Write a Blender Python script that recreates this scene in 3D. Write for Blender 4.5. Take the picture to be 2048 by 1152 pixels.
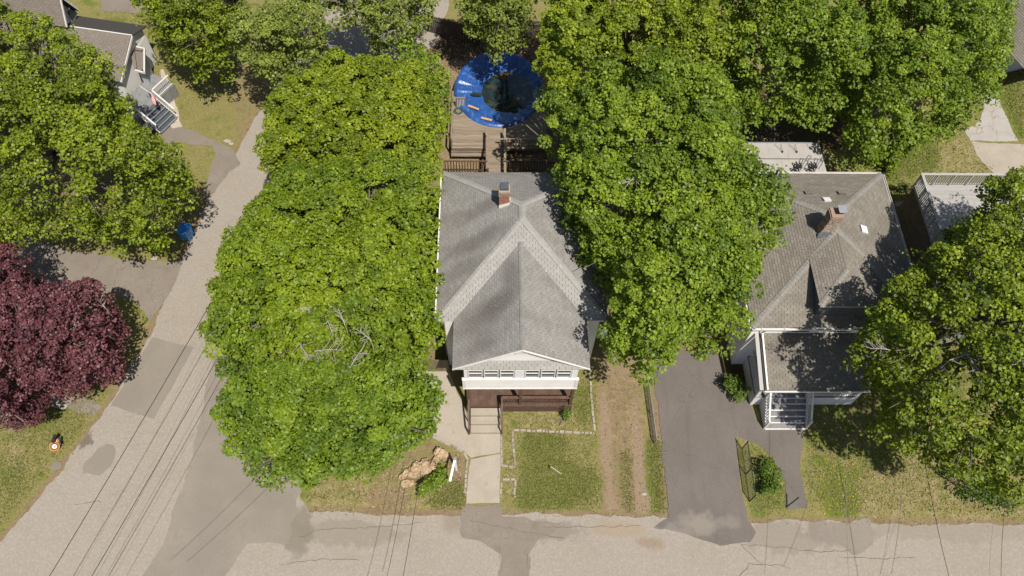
import bpy, math, random
import numpy as np
from mathutils import Vector, Matrix
random.seed(7)
RNG = np.random.default_rng(11)
scene = bpy.context.scene
for o in list(bpy.data.objects):
    bpy.data.objects.remove(o)
COL = scene.collection

# ------------------------------------------------------------ camera, sky, sun, exposure
CAM_F, CAM_PITCH, CAM_ROLL, CAM_H = 1600.0, math.radians(30), math.radians(2.5), 42.0
_F = Vector((0, math.sin(CAM_PITCH), -math.cos(CAM_PITCH)))
_R0 = Vector((1, 0, 0)); _U0 = _R0.cross(_F)
_R = _R0 * math.cos(CAM_ROLL) + _U0 * math.sin(CAM_ROLL)
_U = _U0 * math.cos(CAM_ROLL) - _R0 * math.sin(CAM_ROLL)
cam_data = bpy.data.cameras.new('camera')
cam_data.lens = CAM_F / 2048 * 36; cam_data.sensor_width = 36
cam_data.clip_start = 0.5; cam_data.clip_end = 3000
cam = bpy.data.objects.new('camera', cam_data); COL.objects.link(cam)
mw = Matrix((( _R.x, _U.x, -_F.x, 0), (_R.y, _U.y, -_F.y, 0), (_R.z, _U.z, -_F.z, CAM_H), (0, 0, 0, 1)))
cam.matrix_world = mw
scene.camera = cam

SUN_DIR = Vector((0.26, -0.46, 1.0)).normalized()
world = bpy.data.worlds.new('World'); scene.world = world; world.use_nodes = True
wn = world.node_tree.nodes; wl = world.node_tree.links; wn.clear()
wo = wn.new('ShaderNodeOutputWorld'); wb = wn.new('ShaderNodeBackground'); ws = wn.new('ShaderNodeTexSky')
ws.sky_type = 'NISHITA'; ws.sun_disc = False
ws.sun_elevation = math.asin(SUN_DIR.z); ws.sun_rotation = math.atan2(SUN_DIR.x, SUN_DIR.y)
ws.dust_density = 1.5
wb.inputs[1].default_value = 0.075
wl.new(ws.outputs[0], wb.inputs[0]); wl.new(wb.outputs[0], wo.inputs[0])
sd = bpy.data.lights.new('sun', 'SUN'); sd.energy = 5.0; sd.angle = math.radians(0.53); sd.color = (1.0, 0.94, 0.86)
so = bpy.data.objects.new('sun', sd); COL.objects.link(so)
so.rotation_euler = SUN_DIR.to_track_quat('Z', 'Y').to_euler(); so.location = (0, 0, 60)
scene.view_settings.view_transform = 'Standard'; scene.view_settings.look = 'None'
scene.view_settings.gamma = 1; scene.view_settings.use_curve_mapping = False
scene.view_settings.exposure = 0.33
scene.cycles.max_bounces = 6; scene.cycles.transparent_max_bounces = 8

# ------------------------------------------------------------ survey helper: where a sight line meets a height
def P(px, py, z=0.0):
    d = _F + _R * ((px - 1024) / CAM_F) - _U * ((py - 576) / CAM_F)
    t = (z - CAM_H) / d.z
    return Vector((d.x * t, d.y * t, z))
def PL(pts, z=0.0):
    return [P(x, y, z) for x, y in pts]

# ------------------------------------------------------------ materials
MATS = {}
def M(name, base, layers=(), rough=0.9, spec=0.3, bump=None, bump2=None, metal=0.0, trans=None, alpha=None):
    """layers: (kind, scale, lo, hi, colour, factor[, options])"""
    m = bpy.data.materials.new(name); m.use_nodes = True
    nt = m.node_tree; N = nt.nodes; L = nt.links; N.clear()
    out = N.new('ShaderNodeOutputMaterial'); bs = N.new('ShaderNodeBsdfPrincipled')
    geo = N.new('ShaderNodeNewGeometry')
    rgb = N.new('ShaderNodeRGB'); rgb.outputs[0].default_value = (*base, 1)
    cur = rgb.outputs[0]
    def coords(opt):
        v = geo.outputs['Position']
        if 'rot' in opt or 'stretch' in opt:
            mp = N.new('ShaderNodeMapping'); mp.vector_type = 'TEXTURE' if False else 'POINT'
            mp.inputs['Rotation'].default_value = (0, 0, opt.get('rot', 0))
            mp.inputs['Scale'].default_value = opt.get('stretch', (1, 1, 1))
            L.new(v, mp.inputs['Vector']); v = mp.outputs[0]
        if opt.get('distort'):
            nz = N.new('ShaderNodeTexNoise'); nz.inputs['Scale'].default_value = opt.get('dscale', 1.5)
            L.new(v, nz.inputs['Vector'])
            vm = N.new('ShaderNodeVectorMath'); vm.operation = 'MULTIPLY_ADD'
            L.new(nz.outputs['Color'], vm.inputs[0]); vm.inputs[1].default_value = (opt['distort'],) * 3
            L.new(v, vm.inputs[2]); v = vm.outputs[0]
        return v
    def rng(s, lo, hi, f=1.0):
        r = N.new('ShaderNodeMapRange'); r.interpolation_type = 'SMOOTHSTEP' if abs(hi - lo) > 1e-4 else 'LINEAR'
        if hi < lo:
            r.inputs['From Min'].default_value = hi; r.inputs['From Max'].default_value = lo
            r.inputs['To Min'].default_value = f; r.inputs['To Max'].default_value = 0
        else:
            r.inputs['From Min'].default_value = lo; r.inputs['From Max'].default_value = hi
            r.inputs['To Min'].default_value = 0; r.inputs['To Max'].default_value = f
        L.new(s, r.inputs['Value']); return r.outputs[0]
    def field(kind, scale, opt):
        if kind == 'noise':
            n = N.new('ShaderNodeTexNoise'); n.inputs['Scale'].default_value = scale
            n.inputs['Detail'].default_value = opt.get('detail', 3); n.inputs['Roughness'].default_value = opt.get('nrough', .6)
            L.new(coords(opt), n.inputs['Vector']); return n.outputs['Fac']
        if kind == 'dots':
            n = N.new('ShaderNodeTexVoronoi'); n.inputs['Scale'].default_value = scale
            L.new(coords(opt), n.inputs['Vector']); return n.outputs['Distance']
        if kind == 'crack':
            n = N.new('ShaderNodeTexVoronoi'); n.feature = 'DISTANCE_TO_EDGE'; n.inputs['Scale'].default_value = scale
            o2 = dict(opt); o2.setdefault('distort', .35)
            L.new(coords(o2), n.inputs['Vector']); return n.outputs['Distance']
        if kind == 'wave':
            n = N.new('ShaderNodeTexWave'); n.inputs['Scale'].default_value = scale
            n.inputs['Distortion'].default_value = opt.get('wd', 0); n.bands_direction = opt.get('dir', 'X')
            L.new(coords(opt), n.inputs['Vector']); return n.outputs['Fac']
        if kind == 'island':
            oi = N.new('ShaderNodeObjectInfo'); a = N.new('ShaderNodeMath'); a.operation = 'ADD'
            L.new(geo.outputs['Random Per Island'], a.inputs[0]); L.new(oi.outputs['Random'], a.inputs[1])
            b = N.new('ShaderNodeMath'); b.operation = 'MULTIPLY'; L.new(a.outputs[0], b.inputs[0]); b.inputs[1].default_value = scale
            c = N.new('ShaderNodeMath'); c.operation = 'FRACT'; L.new(b.outputs[0], c.inputs[0]); return c.outputs[0]
        if kind == 'attr':
            a = N.new('ShaderNodeAttribute'); a.attribute_name = opt['name']; a.attribute_type = 'GEOMETRY'
            f = a.outputs['Fac']
            if opt.get('nz'):
                n = N.new('ShaderNodeTexNoise'); n.inputs['Scale'].default_value = scale; n.inputs['Detail'].default_value = 4
                L.new(coords({}), n.inputs['Vector'])
                ma = N.new('ShaderNodeMath'); ma.operation = 'MULTIPLY_ADD'
                sb = N.new('ShaderNodeMath'); sb.operation = 'SUBTRACT'; L.new(n.outputs['Fac'], sb.inputs[0]); sb.inputs[1].default_value = .5
                L.new(sb.outputs[0], ma.inputs[0]); ma.inputs[1].default_value = opt['nz']; L.new(f, ma.inputs[2]); f = ma.outputs[0]
            return f
        if kind == 'blob':      # scale = (x, y, rx, ry[, rot])
            x, y, rx, ry = scale[:4]; rot = scale[4] if len(scale) > 4 else 0
            v = coords({'distort': opt.get('distort', .5), 'dscale': opt.get('dscale', 2.0)})
            sb = N.new('ShaderNodeVectorMath'); sb.operation = 'SUBTRACT'; L.new(v, sb.inputs[0])
            dd = opt.get('distort', .5) * .5
            sb.inputs[1].default_value = (x + dd, y + dd, 0)
            mp = N.new('ShaderNodeMapping'); mp.vector_type = 'TEXTURE'; mp.inputs['Rotation'].default_value = (0, 0, rot)
            mp.inputs['Scale'].default_value = (rx, ry, 1e6); L.new(sb.outputs[0], mp.inputs['Vector'])
            ln = N.new('ShaderNodeVectorMath'); ln.operation = 'LENGTH'; L.new(mp.outputs[0], ln.inputs[0]); return ln.outputs['Value']
    for ly in layers:
        kind, scale, lo, hi, colr, f = ly[:6]; opt = ly[6] if len(ly) > 6 else {}
        fac = rng(field(kind, scale, opt), lo, hi, f)
        if 'mask' in opt:
            mk = opt['mask']; f2 = rng(field(mk[0], mk[1], mk[4] if len(mk) > 4 else {}), mk[2], mk[3])
            mu = N.new('ShaderNodeMath'); mu.operation = 'MULTIPLY'; L.new(fac, mu.inputs[0]); L.new(f2, mu.inputs[1]); fac = mu.outputs[0]
        mx = N.new('ShaderNodeMix'); mx.data_type = 'RGBA'; mx.blend_type = opt.get('blend', 'MIX')
        L.new(fac, mx.inputs[0]); L.new(cur, mx.inputs[6]); mx.inputs[7].default_value = (*colr, 1)
        cur = mx.outputs[2]
    L.new(cur, bs.inputs['Base Color'])
    bs.inputs['Roughness'].default_value = rough; bs.inputs['Specular IOR Level'].default_value = spec
    bs.inputs['Metallic'].default_value = metal
    prev = None
    for b in (bump, bump2):
        if b:
            n = N.new('ShaderNodeTexNoise'); n.inputs['Scale'].default_value = b[0]; n.inputs['Detail'].default_value = 4
            L.new(coords(b[3] if len(b) > 3 else {}), n.inputs['Vector'])
            bp = N.new('ShaderNodeBump'); bp.inputs['Strength'].default_value = b[1]; bp.inputs['Distance'].default_value = b[2]
            L.new(n.outputs['Fac'], bp.inputs['Height'])
            if prev: L.new(prev, bp.inputs['Normal'])
            prev = bp.outputs[0]
    if prev: L.new(prev, bs.inputs['Normal'])
    surf = bs.outputs[0]
    if trans:
        tl = N.new('ShaderNodeBsdfTranslucent'); mm = N.new('ShaderNodeMix'); mm.data_type = 'RGBA'; mm.blend_type = 'MULTIPLY'
        mm.inputs[0].default_value = 1; L.new(cur, mm.inputs[6]); mm.inputs[7].default_value = (*trans[1], 1)
        L.new(mm.outputs[2], tl.inputs[0])
        ms = N.new('ShaderNodeMixShader'); ms.inputs[0].default_value = trans[0]
        L.new(surf, ms.inputs[1]); L.new(tl.outputs[0], ms.inputs[2]); surf = ms.outputs[0]
    if alpha is not None: bs.inputs['Alpha'].default_value = alpha
    L.new(surf, out.inputs[0])
    MATS[name] = m
    return m

def blob(px, py, rx, ry, colr, f, rot=0, soft=.5, **o):
    w = P(px, py); return ('blob', (w.x, w.y, rx, ry, rot), 1 + soft * .5, 1 - soft * .5, colr, f, o)

PAVE = (.272, .241, .203)
M('road', PAVE, [
    ('noise', .35, .35, .7, (.255, .22, .175), .8), ('noise', 3, .45, .75, (.31, .277, .235), .5),
    ('noise', 16, .42, .66, (.19, .165, .135), .55), ('noise', 8, .5, .62, (.34, .305, .26), .45), ('dots', 7, .1, .04, (.17, .145, .12), .6), ('noise', 6, .45, .7, (.245, .215, .18), .5), ('dots', 14, .16, .05, (.4, .36, .3), .35),
    ('noise', 1.2, .5, .8, (.23, .2, .165), .5, {'stretch': (.25, 2.5, 1), 'rot': 0}),
    ('crack', 3.2, .03, .004, (.17, .145, .12), .6, {'distort': .7, 'dscale': 2.6, 'mask': ('noise', .3, .57, .66)}),
    ('crack', 6, .05, .01, (.15, .13, .11), .5, {'distort': .4, 'dscale': 4, 'mask': ('noise', .42, .6, .68)}),
    blob(1040, 1060, 3.2, .55, (.16, .135, .115), .6, distort=1.2), blob(970, 1050, .5, .3, (.13, .095, .06), .9), blob(1033, 1050, .5, .35, (.16, .11, .08), .7, soft=1),
    blob(905, 1042, .5, .5, (.2, .16, .12), .6, soft=1.2), blob(700, 1065, 3.0, .6, (.19, .165, .13), .6, distort=1.5), blob(1300, 1085, .7, .3, (.2, .14, .085), .55, soft=1), blob(1240, 1060, 1.4, .4, (.26, .2, .13), .6),
    blob(600, 1060, .7, 1.2, (.15, .13, .1), .7, distort=1.0), blob(170, 880, .35, .5, (.12, .1, .085), .9, distort=1), blob(1560, 1075, 2.6, .8, (.2, .17, .14), .6, distort=1.8),
    blob(1680, 1065, 2.0, .6, (.17, .14, .12), .6, distort=1.4), blob(1920, 1060, 5, .5, (.21, .18, .14), .5, distort=1.5), blob(250, 700, 1.0, 2.0, (.27, .21, .14), .5, distort=1.5)],
  rough=.95, spec=.15, bump=(60, .5, .01), bump2=(6, .3, .02))
M('road_patch', (.2, .178, .148), [
    ('noise', .5, .35, .7, (.245, .215, .175), .7), ('noise', 24, .42, .66, (.15, .13, .105), .35), ('noise', 2, .45, .7, (.18, .155, .125), .5)],
  rough=.95, spec=.15, bump=(60, .4, .01))
M('driveway_asphalt', (.13, .115, .101), [
    ('noise', .45, .35, .7, (.155, .138, .124), .7), ('noise', 24, .42, .66, (.085, .074, .067), .4), ('dots', 16, .14, .04, (.3, .26, .22), .4),
    ('noise', .8, .5, .75, (.11, .092, .08), .6, {'stretch': (2.2, .25, 1)}),
    ('crack', .35, .006, .002, (.09, .075, .065), .5, {'distort': 1.0, 'dscale': 1}),
    blob(1400, 1050, 1.0, .5, (.23, .205, .17), .7, distort=1, soft=1.2), blob(1345, 1065, .9, .35, (.21, .185, .155), .6, distort=1, soft=1.2), blob(1460, 1045, .5, .3, (.2, .18, .15), .6, soft=1.2)],
  rough=.95, spec=.15, bump=(50, .5, .01))
M('old_asphalt', (.19, .16, .13), [
    ('noise', .5, .35, .7, (.23, .2, .165), .7), ('noise', 20, .42, .66, (.13, .11, .09), .4), ('noise', 1.4, .5, .75, (.15, .13, .105), .6),
    ('crack', 1.2, .02, .004, (.1, .085, .07), .6, {'distort': .8, 'mask': ('noise', .5, .5, .6)})], rough=.95, spec=.15, bump=(50, .5, .01))
M('concrete', (.34, .30, .245), [
    ('noise', .8, .35, .7, (.28, .245, .195), .7), ('noise', 14, .42, .66, (.25, .215, .17), .35), ('dots', 9, .12, .04, (.22, .17, .12), .4),
    ('noise', 2.5, .58, .75, (.24, .2, .15), .55), ], rough=.92, spec=.2, bump=(40, .4, .01))
M('pale_concrete', (.34, .32, .29), [
    ('noise', .8, .35, .7, (.29, .27, .24), .7), ('noise', 14, .42, .66, (.26, .24, .21), .4), ('crack', .6, .015, .004, (.2, .14, .08), .9, {'distort': .9})], rough=.92, spec=.2, bump=(40, .4, .01))
GR = dict
M('ground', (.19, .17, .058), [
    ('noise', 1.1, .35, .65, (.24, .2, .085), .8), ('noise', 9, .4, .62, (.135, .145, .036), .65), ('noise', 30, .42, .62, (.29, .245, .12), .45),
    ('attr', 1.0, .35, .75, (.115, .15, .024), .9, {'name': 'lush', 'nz': 2.4}),
    ('noise', 14, .5, .68, (.065, .11, .014), .5, {'mask': ('attr', 3, .3, .8, {'name': 'lush', 'nz': .8})}),
    ('attr', 1.7, .35, .75, (.29, .235, .125), .85, {'name': 'straw', 'nz': 1.9}),
    ('attr', 3.0, .38, .62, (.215, .155, .095), .95, {'name': 'dirt', 'nz': .55}),
    ('noise', 11, .5, .7, (.3, .235, .165), .55, {'mask': ('attr', 3, .4, .62, {'name': 'dirt', 'nz': .3})}),
    ('noise', 3, .5, .7, (.14, .09, .05), .6, {'mask': ('attr', 3, .4, .62, {'name': 'dirt', 'nz': .3})}),
    ('attr', 4, .4, .7, (.27, .195, .14), .85, {'name': 'track', 'nz': .5}),
    ('dots', 5, .06, .02, (.45, .4, .32), .6), ('noise', 45, .45, .62, (.09, .085, .03), .35),
    ('attr', 5, .45, .6, (.075, .05, .03), .9, {'name': 'litter', 'nz': .8}),
    ('dots', 9, .14, .05, (.24, .13, .055), .7, {'mask': ('attr', 5, .45, .6, {'name': 'litter', 'nz': .8})}),
    ('dots', 4.6, .05, .03, (.6, .5, .02), .8, {'mask': ('attr', 2, .45, .7, {'name': 'flower', 'nz': 1.2})})],
  rough=1, spec=.05, bump=(30, .8, .05), bump2=(5, .5, .08))
M('far_land', (.09, .1, .035), [('noise', .3, .4, .6, (.14, .13, .05), .8)], rough=1, spec=.05)
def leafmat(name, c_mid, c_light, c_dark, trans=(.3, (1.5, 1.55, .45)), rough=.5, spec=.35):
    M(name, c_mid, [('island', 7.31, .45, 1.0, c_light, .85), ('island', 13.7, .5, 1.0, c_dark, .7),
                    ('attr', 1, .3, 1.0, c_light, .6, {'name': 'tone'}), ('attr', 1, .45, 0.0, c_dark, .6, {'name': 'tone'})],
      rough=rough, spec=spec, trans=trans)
leafmat('leaf_maple', (.135, .2, .010), (.25, .315, .014), (.055, .098, .006))
leafmat('leaf_maple_top', (.155, .212, .010), (.28, .33, .014), (.07, .105, .006))
leafmat('leaf_maple_low', (.12, .19, .013), (.225, .3, .018), (.05, .092, .008))
leafmat('leaf_maple_mid', (.13, .2, .014), (.25, .325, .022), (.052, .092, .008))
leafmat('leaf_yellow', (.165, .225, .012), (.3, .35, .016), (.065, .1, .008))
leafmat('leaf_olive', (.15, .205, .012), (.29, .345, .016), (.05, .07, .008))
leafmat('leaf_shade', (.13, .185, .011), (.28, .34, .016), (.035, .055, .006))
leafmat('leaf_pale', (.17, .215, .035), (.27, .32, .05), (.08, .11, .018))
leafmat('leaf_red', (.115, .038, .045), (.185, .07, .078), (.048, .017, .024), trans=(.18, (1.4, .7, .7)))
leafmat('leaf_shrub', (.075, .13, .014), (.15, .21, .02), (.035, .065, .008))
leafmat('leaf_grass', (.17, .175, .045), (.25, .225, .085), (.11, .13, .03), trans=(.25, (1.2, 1.3, .6)))
leafmat('leaf_dry', (.3, .23, .13), (.38, .3, .17), (.2, .14, .07), trans=(.1, (1, 1, 1)))
leafmat('leaf_petal', (.6, .5, .03), (.75, .65, .05), (.5, .4, .02))
M('bark', (.17, .14, .11), [('noise', 5, .4, .65, (.09, .07, .055), .8, {'stretch': (1, 1, .3)}), ('noise', 20, .45, .65, (.25, .21, .17), .5)], bump=(12, .8, .03))
M('bare_twig', (.34, .31, .26), [('noise', 8, .4, .65, (.28, .24, .2), .7)], bump=(20, .5, .01))
SH = [('island', 5.13, .0, 1.0, None, .0)]
def rblob(px, py, z, rx, ry, colr, f, rot=0, soft=1.4):
    w = P(px, py, z); return ('blob', (w.x, w.y, rx, ry, rot), 1 + soft * .5, 1 - soft * .45, colr, f, {'distort': .6, 'dscale': 1.3})
def shinglemat(name, base, dark, light, stain, stainf, extra=()):
    M(name, base, [('island', 5.13, .3, 1.0, dark, .55), ('island', 11.9, .5, 1.0, light, .5),
        ('noise', .55, .5, .66, stain, stainf, {'stretch': (.45, 1.3, 1), 'rot': .5, 'detail': 5}), ('noise', 1.6, .5, .7, stain, stainf * .55), *extra,
        ('noise', 12, .4, .64, dark, .5), ('dots', 2.3, .05, .035, (.36, .37, .3), .8, {'mask': ('noise', .5, .45, .55)}),
        ('dots', 5.5, .07, .03, (.30, .31, .25), .6, {'mask': ('noise', .7, .5, .6)})], rough=.95, spec=.12, bump=(70, .6, .008))
MOSS = (.1, .088, .08)
shinglemat('shingle_grey', (.24, .232, .215), (.185, .176, .162), (.3, .29, .272), (.14, .125, .113), .4, extra=[
    rblob(1000, 615, 6.5, .95, .5, MOSS, .8, .45), rblob(960, 650, 6.0, 1.2, .6, MOSS, .6, .4), rblob(1020, 560, 7.0, .35, .9, MOSS, .6), rblob(965, 700, 5.8, 1.0, .5, MOSS, .45, .3),
    rblob(950, 480, 7.0, 1.5, .45, MOSS, .7, .3), rblob(925, 540, 6.4, 1.2, .5, MOSS, .55, .35), rblob(960, 420, 7.0, 1.2, .4, MOSS, .55, .3), rblob(920, 590, 6.2, .8, .4, MOSS, .4, .4), rblob(1120, 560, 6.8, .35, 1.1, MOSS, .4, .6), rblob(1150, 590, 6.2, .3, .9, MOSS, .35, .6)])
shinglemat('shingle_cap', (.29, .283, .265), (.235, .228, .21), (.33, .32, .302), (.2, .19, .175), .4)
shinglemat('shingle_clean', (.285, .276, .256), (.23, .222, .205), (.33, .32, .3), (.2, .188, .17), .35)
shinglemat('shingle_brown', (.205, .186, .156), (.14, .124, .1), (.26, .238, .202), (.13, .117, .1), .5)
shinglemat('shingle_brown_cap', (.235, .223, .2), (.165, .155, .135), (.23, .22, .195), (.13, .12, .1), .3)
shinglemat('shingle_taupe', (.19, .165, .14), (.15, .13, .11), (.225, .2, .17), (.15, .13, .11), .3)
M('roof_felt', (.05, .047, .043), rough=1)
WH = (.66, .64, .615)
M('white_siding', WH, [('noise', 1.3, .4, .7, (.59, .57, .54), .6), ('noise', 9, .5, .7, (.52, .5, .46), .35), ('island', 3.1, .4, 1, (.61, .59, .56), .5)], rough=.6, spec=.3, bump=(12, .15, .01))
M('white_trim', (.6, .585, .555), [('noise', 4, .45, .7, (.54, .51, .46), .5), ('noise', 20, .55, .7, (.45, .4, .33), .3)], rough=.5, spec=.35)
M('grey_siding', (.42, .44, .46), [('noise', 2, .4, .7, (.36, .38, .4), .6), ('island', 3.1, .4, 1, (.38, .4, .42), .5)], rough=.6)
M('glass', (.03, .035, .04), [('noise', .8, .4, .6, (.06, .065, .07), .8)], rough=.05, spec=.9)
M('blind', (.5, .47, .42), [('noise', 5, .4, .6, (.42, .39, .34), .6)], rough=.8)
M('brown_paint', (.085, .05, .035), [('island', 3.7, .3, 1, (.11, .066, .046), .7), ('noise', 3, .45, .7, (.15, .1, .075), .5), ('noise', 16, .5, .7, (.065, .032, .02), .5)], rough=.7, spec=.3, bump=(30, .3, .004))
M('grey_wood', (.22, .172, .125), [('island', 3.7, .2, 1, (.3, .245, .185), .8), ('island', 9.1, .5, 1, (.15, .112, .08), .7), ('noise', 6, .4, .65, (.13, .095, .068), .6, {'stretch': (.2, 3, 1)}), ('noise', 1.2, .5, .7, (.2, .17, .12), .5)], rough=.9, bump=(25, .4, .005))
M('fence_wood', (.2, .15, .095), [('island', 3.7, .2, 1, (.27, .21, .14), .7), ('island', 9.1, .5, 1, (.14, .1, .065), .6), ('noise', 4, .4, .65, (.13, .1, .06), .6)], rough=.95, bump=(25, .4, .005))
M('dark_wood', (.07, .055, .04), [('island', 3.7, .2, 1, (.1, .08, .06), .7)], rough=.95)
M('grey_deck', (.3, .29, .275), [('island', 3.7, .2, 1, (.34, .33, .31), .7), ('noise', 5, .45, .65, (.25, .24, .225), .5)], rough=.7)
M('grey_paint', (.33, .325, .31), [('noise', 6, .45, .65, (.33, .32, .3), .5)], rough=.6)
M('step_grey', (.2, .2, .2), [('noise', 3, .4, .65, (.15, .15, .15), .7), ('noise', 14, .5, .7, (.27, .26, .25), .4)], rough=.8)
M('brick_red', (.3, .12, .075), [('island', 5.7, .2, 1, (.38, .18, .12), .8), ('island', 12.1, .55, 1, (.2, .075, .05), .7), ('noise', 9, .5, .7, (.42, .33, .25), .4)], rough=.95, bump=(30, .4, .01))
M('brick_buff', (.3, .24, .18), [('island', 5.7, .2, 1, (.27, .15, .105), .7), ('island', 12.1, .55, 1, (.42, .37, .3), .8), ('noise', 9, .5, .7, (.2, .15, .1), .5)], rough=.95, bump=(30, .4, .01))
M('brick_brown', (.17, .13, .1), [('island', 5.7, .2, 1, (.22, .165, .125), .8), ('island', 12.1, .55, 1, (.11, .08, .06), .7)], rough=.95)
M('mortar', (.3, .27, .23), [('noise', 12, .4, .6, (.22, .2, .17), .6)], rough=1)
M('render_white', (.62, .59, .52), [('noise', 5, .45, .65, (.5, .47, .4), .6)], rough=.9)
M('black_metal', (.02, .02, .022), rough=.45, spec=.5)
M('slate_metal', (.06, .07, .085), [('noise', 5, .4, .6, (.09, .1, .11), .6)], rough=.4, spec=.5)
M('grey_metal', (.4, .41, .42), [('noise', 5, .4, .6, (.32, .33, .34), .6)], rough=.35, spec=.5, metal=.5)
M('white_plastic', (.75, .76, .76), rough=.3, spec=.5)
M('dark_green_wire', (.02, .035, .02), rough=.6)
M('cable_black', (.02, .018, .016), rough=.7)
M('cable_grey', (.19, .17, .15), rough=.7)
M('membrane', (.35, .335, .31), [('noise', .9, .4, .7, (.31, .29, .265), .8), ('noise', 2, .5, .75, (.26, .24, .215), .6, {'stretch': (3, .3, 1)}), ('noise', 12, .5, .7, (.32, .3, .28), .4)], rough=.75, bump=(3, .3, .03))
M('seam', (.08, .07, .065), rough=.9)
M('tarp', (.016, .065, .24), [('noise', 1.2, .4, .65, (.02, .1, .32), .8), ('noise', 7, .5, .68, (.02, .04, .14), .6), ('noise', 2.2, .55, .72, (.17, .23, .33), .5, {'stretch': (4, .6, 1)}), ('noise', 1.6, .56, .7, (.03, .045, .06), .6)], rough=.33, spec=.6, bump=(6, .6, .05), bump2=(20, .4, .02))  # pale stretched noise: gloss streaks painted into the tarp colour
M('pool_water', (.012, .02, .014), [('noise', .7, .48, .65, (.09, .065, .03), .8), ('noise', 2, .5, .65, (.02, .06, .1), .6)], rough=.06, spec=.8)
M('pool_wall', (.3, .34, .38), rough=.5)
M('bin_blue', (.03, .2, .55), [('noise', 6, .45, .65, (.03, .18, .5), .5)], rough=.4, spec=.5)
M('tyre', (.02, .02, .02), rough=.9)
M('paper_bag', (.37, .265, .155), [('noise', 2.5, .4, .65, (.46, .36, .24), .7), ('noise', 7, .5, .66, (.15, .1, .05), .75), ('noise', 18, .5, .7, (.2, .13, .07), .5)], rough=.85, bump=(7, .9, .06), bump2=(18, .6, .02))  # darker noise paints the shade of folds and creases into the paper
M('bag_opening', (.09, .055, .03), rough=1)
M('edging_stone', (.27, .235, .185), [('island', 5.7, .2, 1, (.35, .31, .25), .8), ('island', 12.1, .55, 1, (.19, .16, .12), .7), ('noise', 12, .45, .65, (.27, .235, .18), .5)], rough=.95, bump=(25, .6, .01))
M('stone_slab', (.37, .325, .26), [('island', 5.7, .2, 1, (.42, .37, .3), .8), ('noise', 3, .45, .65, (.3, .26, .2), .5)], rough=.95, bump=(20, .5, .01))
M('rock', (.3, .27, .22), [('noise', 5, .45, .65, (.4, .36, .3), .7)], rough=.95, bump=(10, .8, .03))
M('orange_paint', (.45, .16, .03), rough=.4, spec=.5)
M('sign_white', (.7, .7, .7), rough=.4)
M('sign_green', (.25, .3, .12), [('noise', 6, .4, .6, (.4, .36, .22), .6)], rough=.7)
M('flag_red', (.5, .05, .05), rough=.9); M('flag_white', (.75, .7, .66), rough=.9); M('flag_blue', (.03, .04, .15), rough=.9)
M('hose_green', (.03, .09, .07), rough=.5)
M('plank', (.46, .3, .17), [('noise', 8, .4, .65, (.36, .22, .12), .7)], rough=.9)

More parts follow.
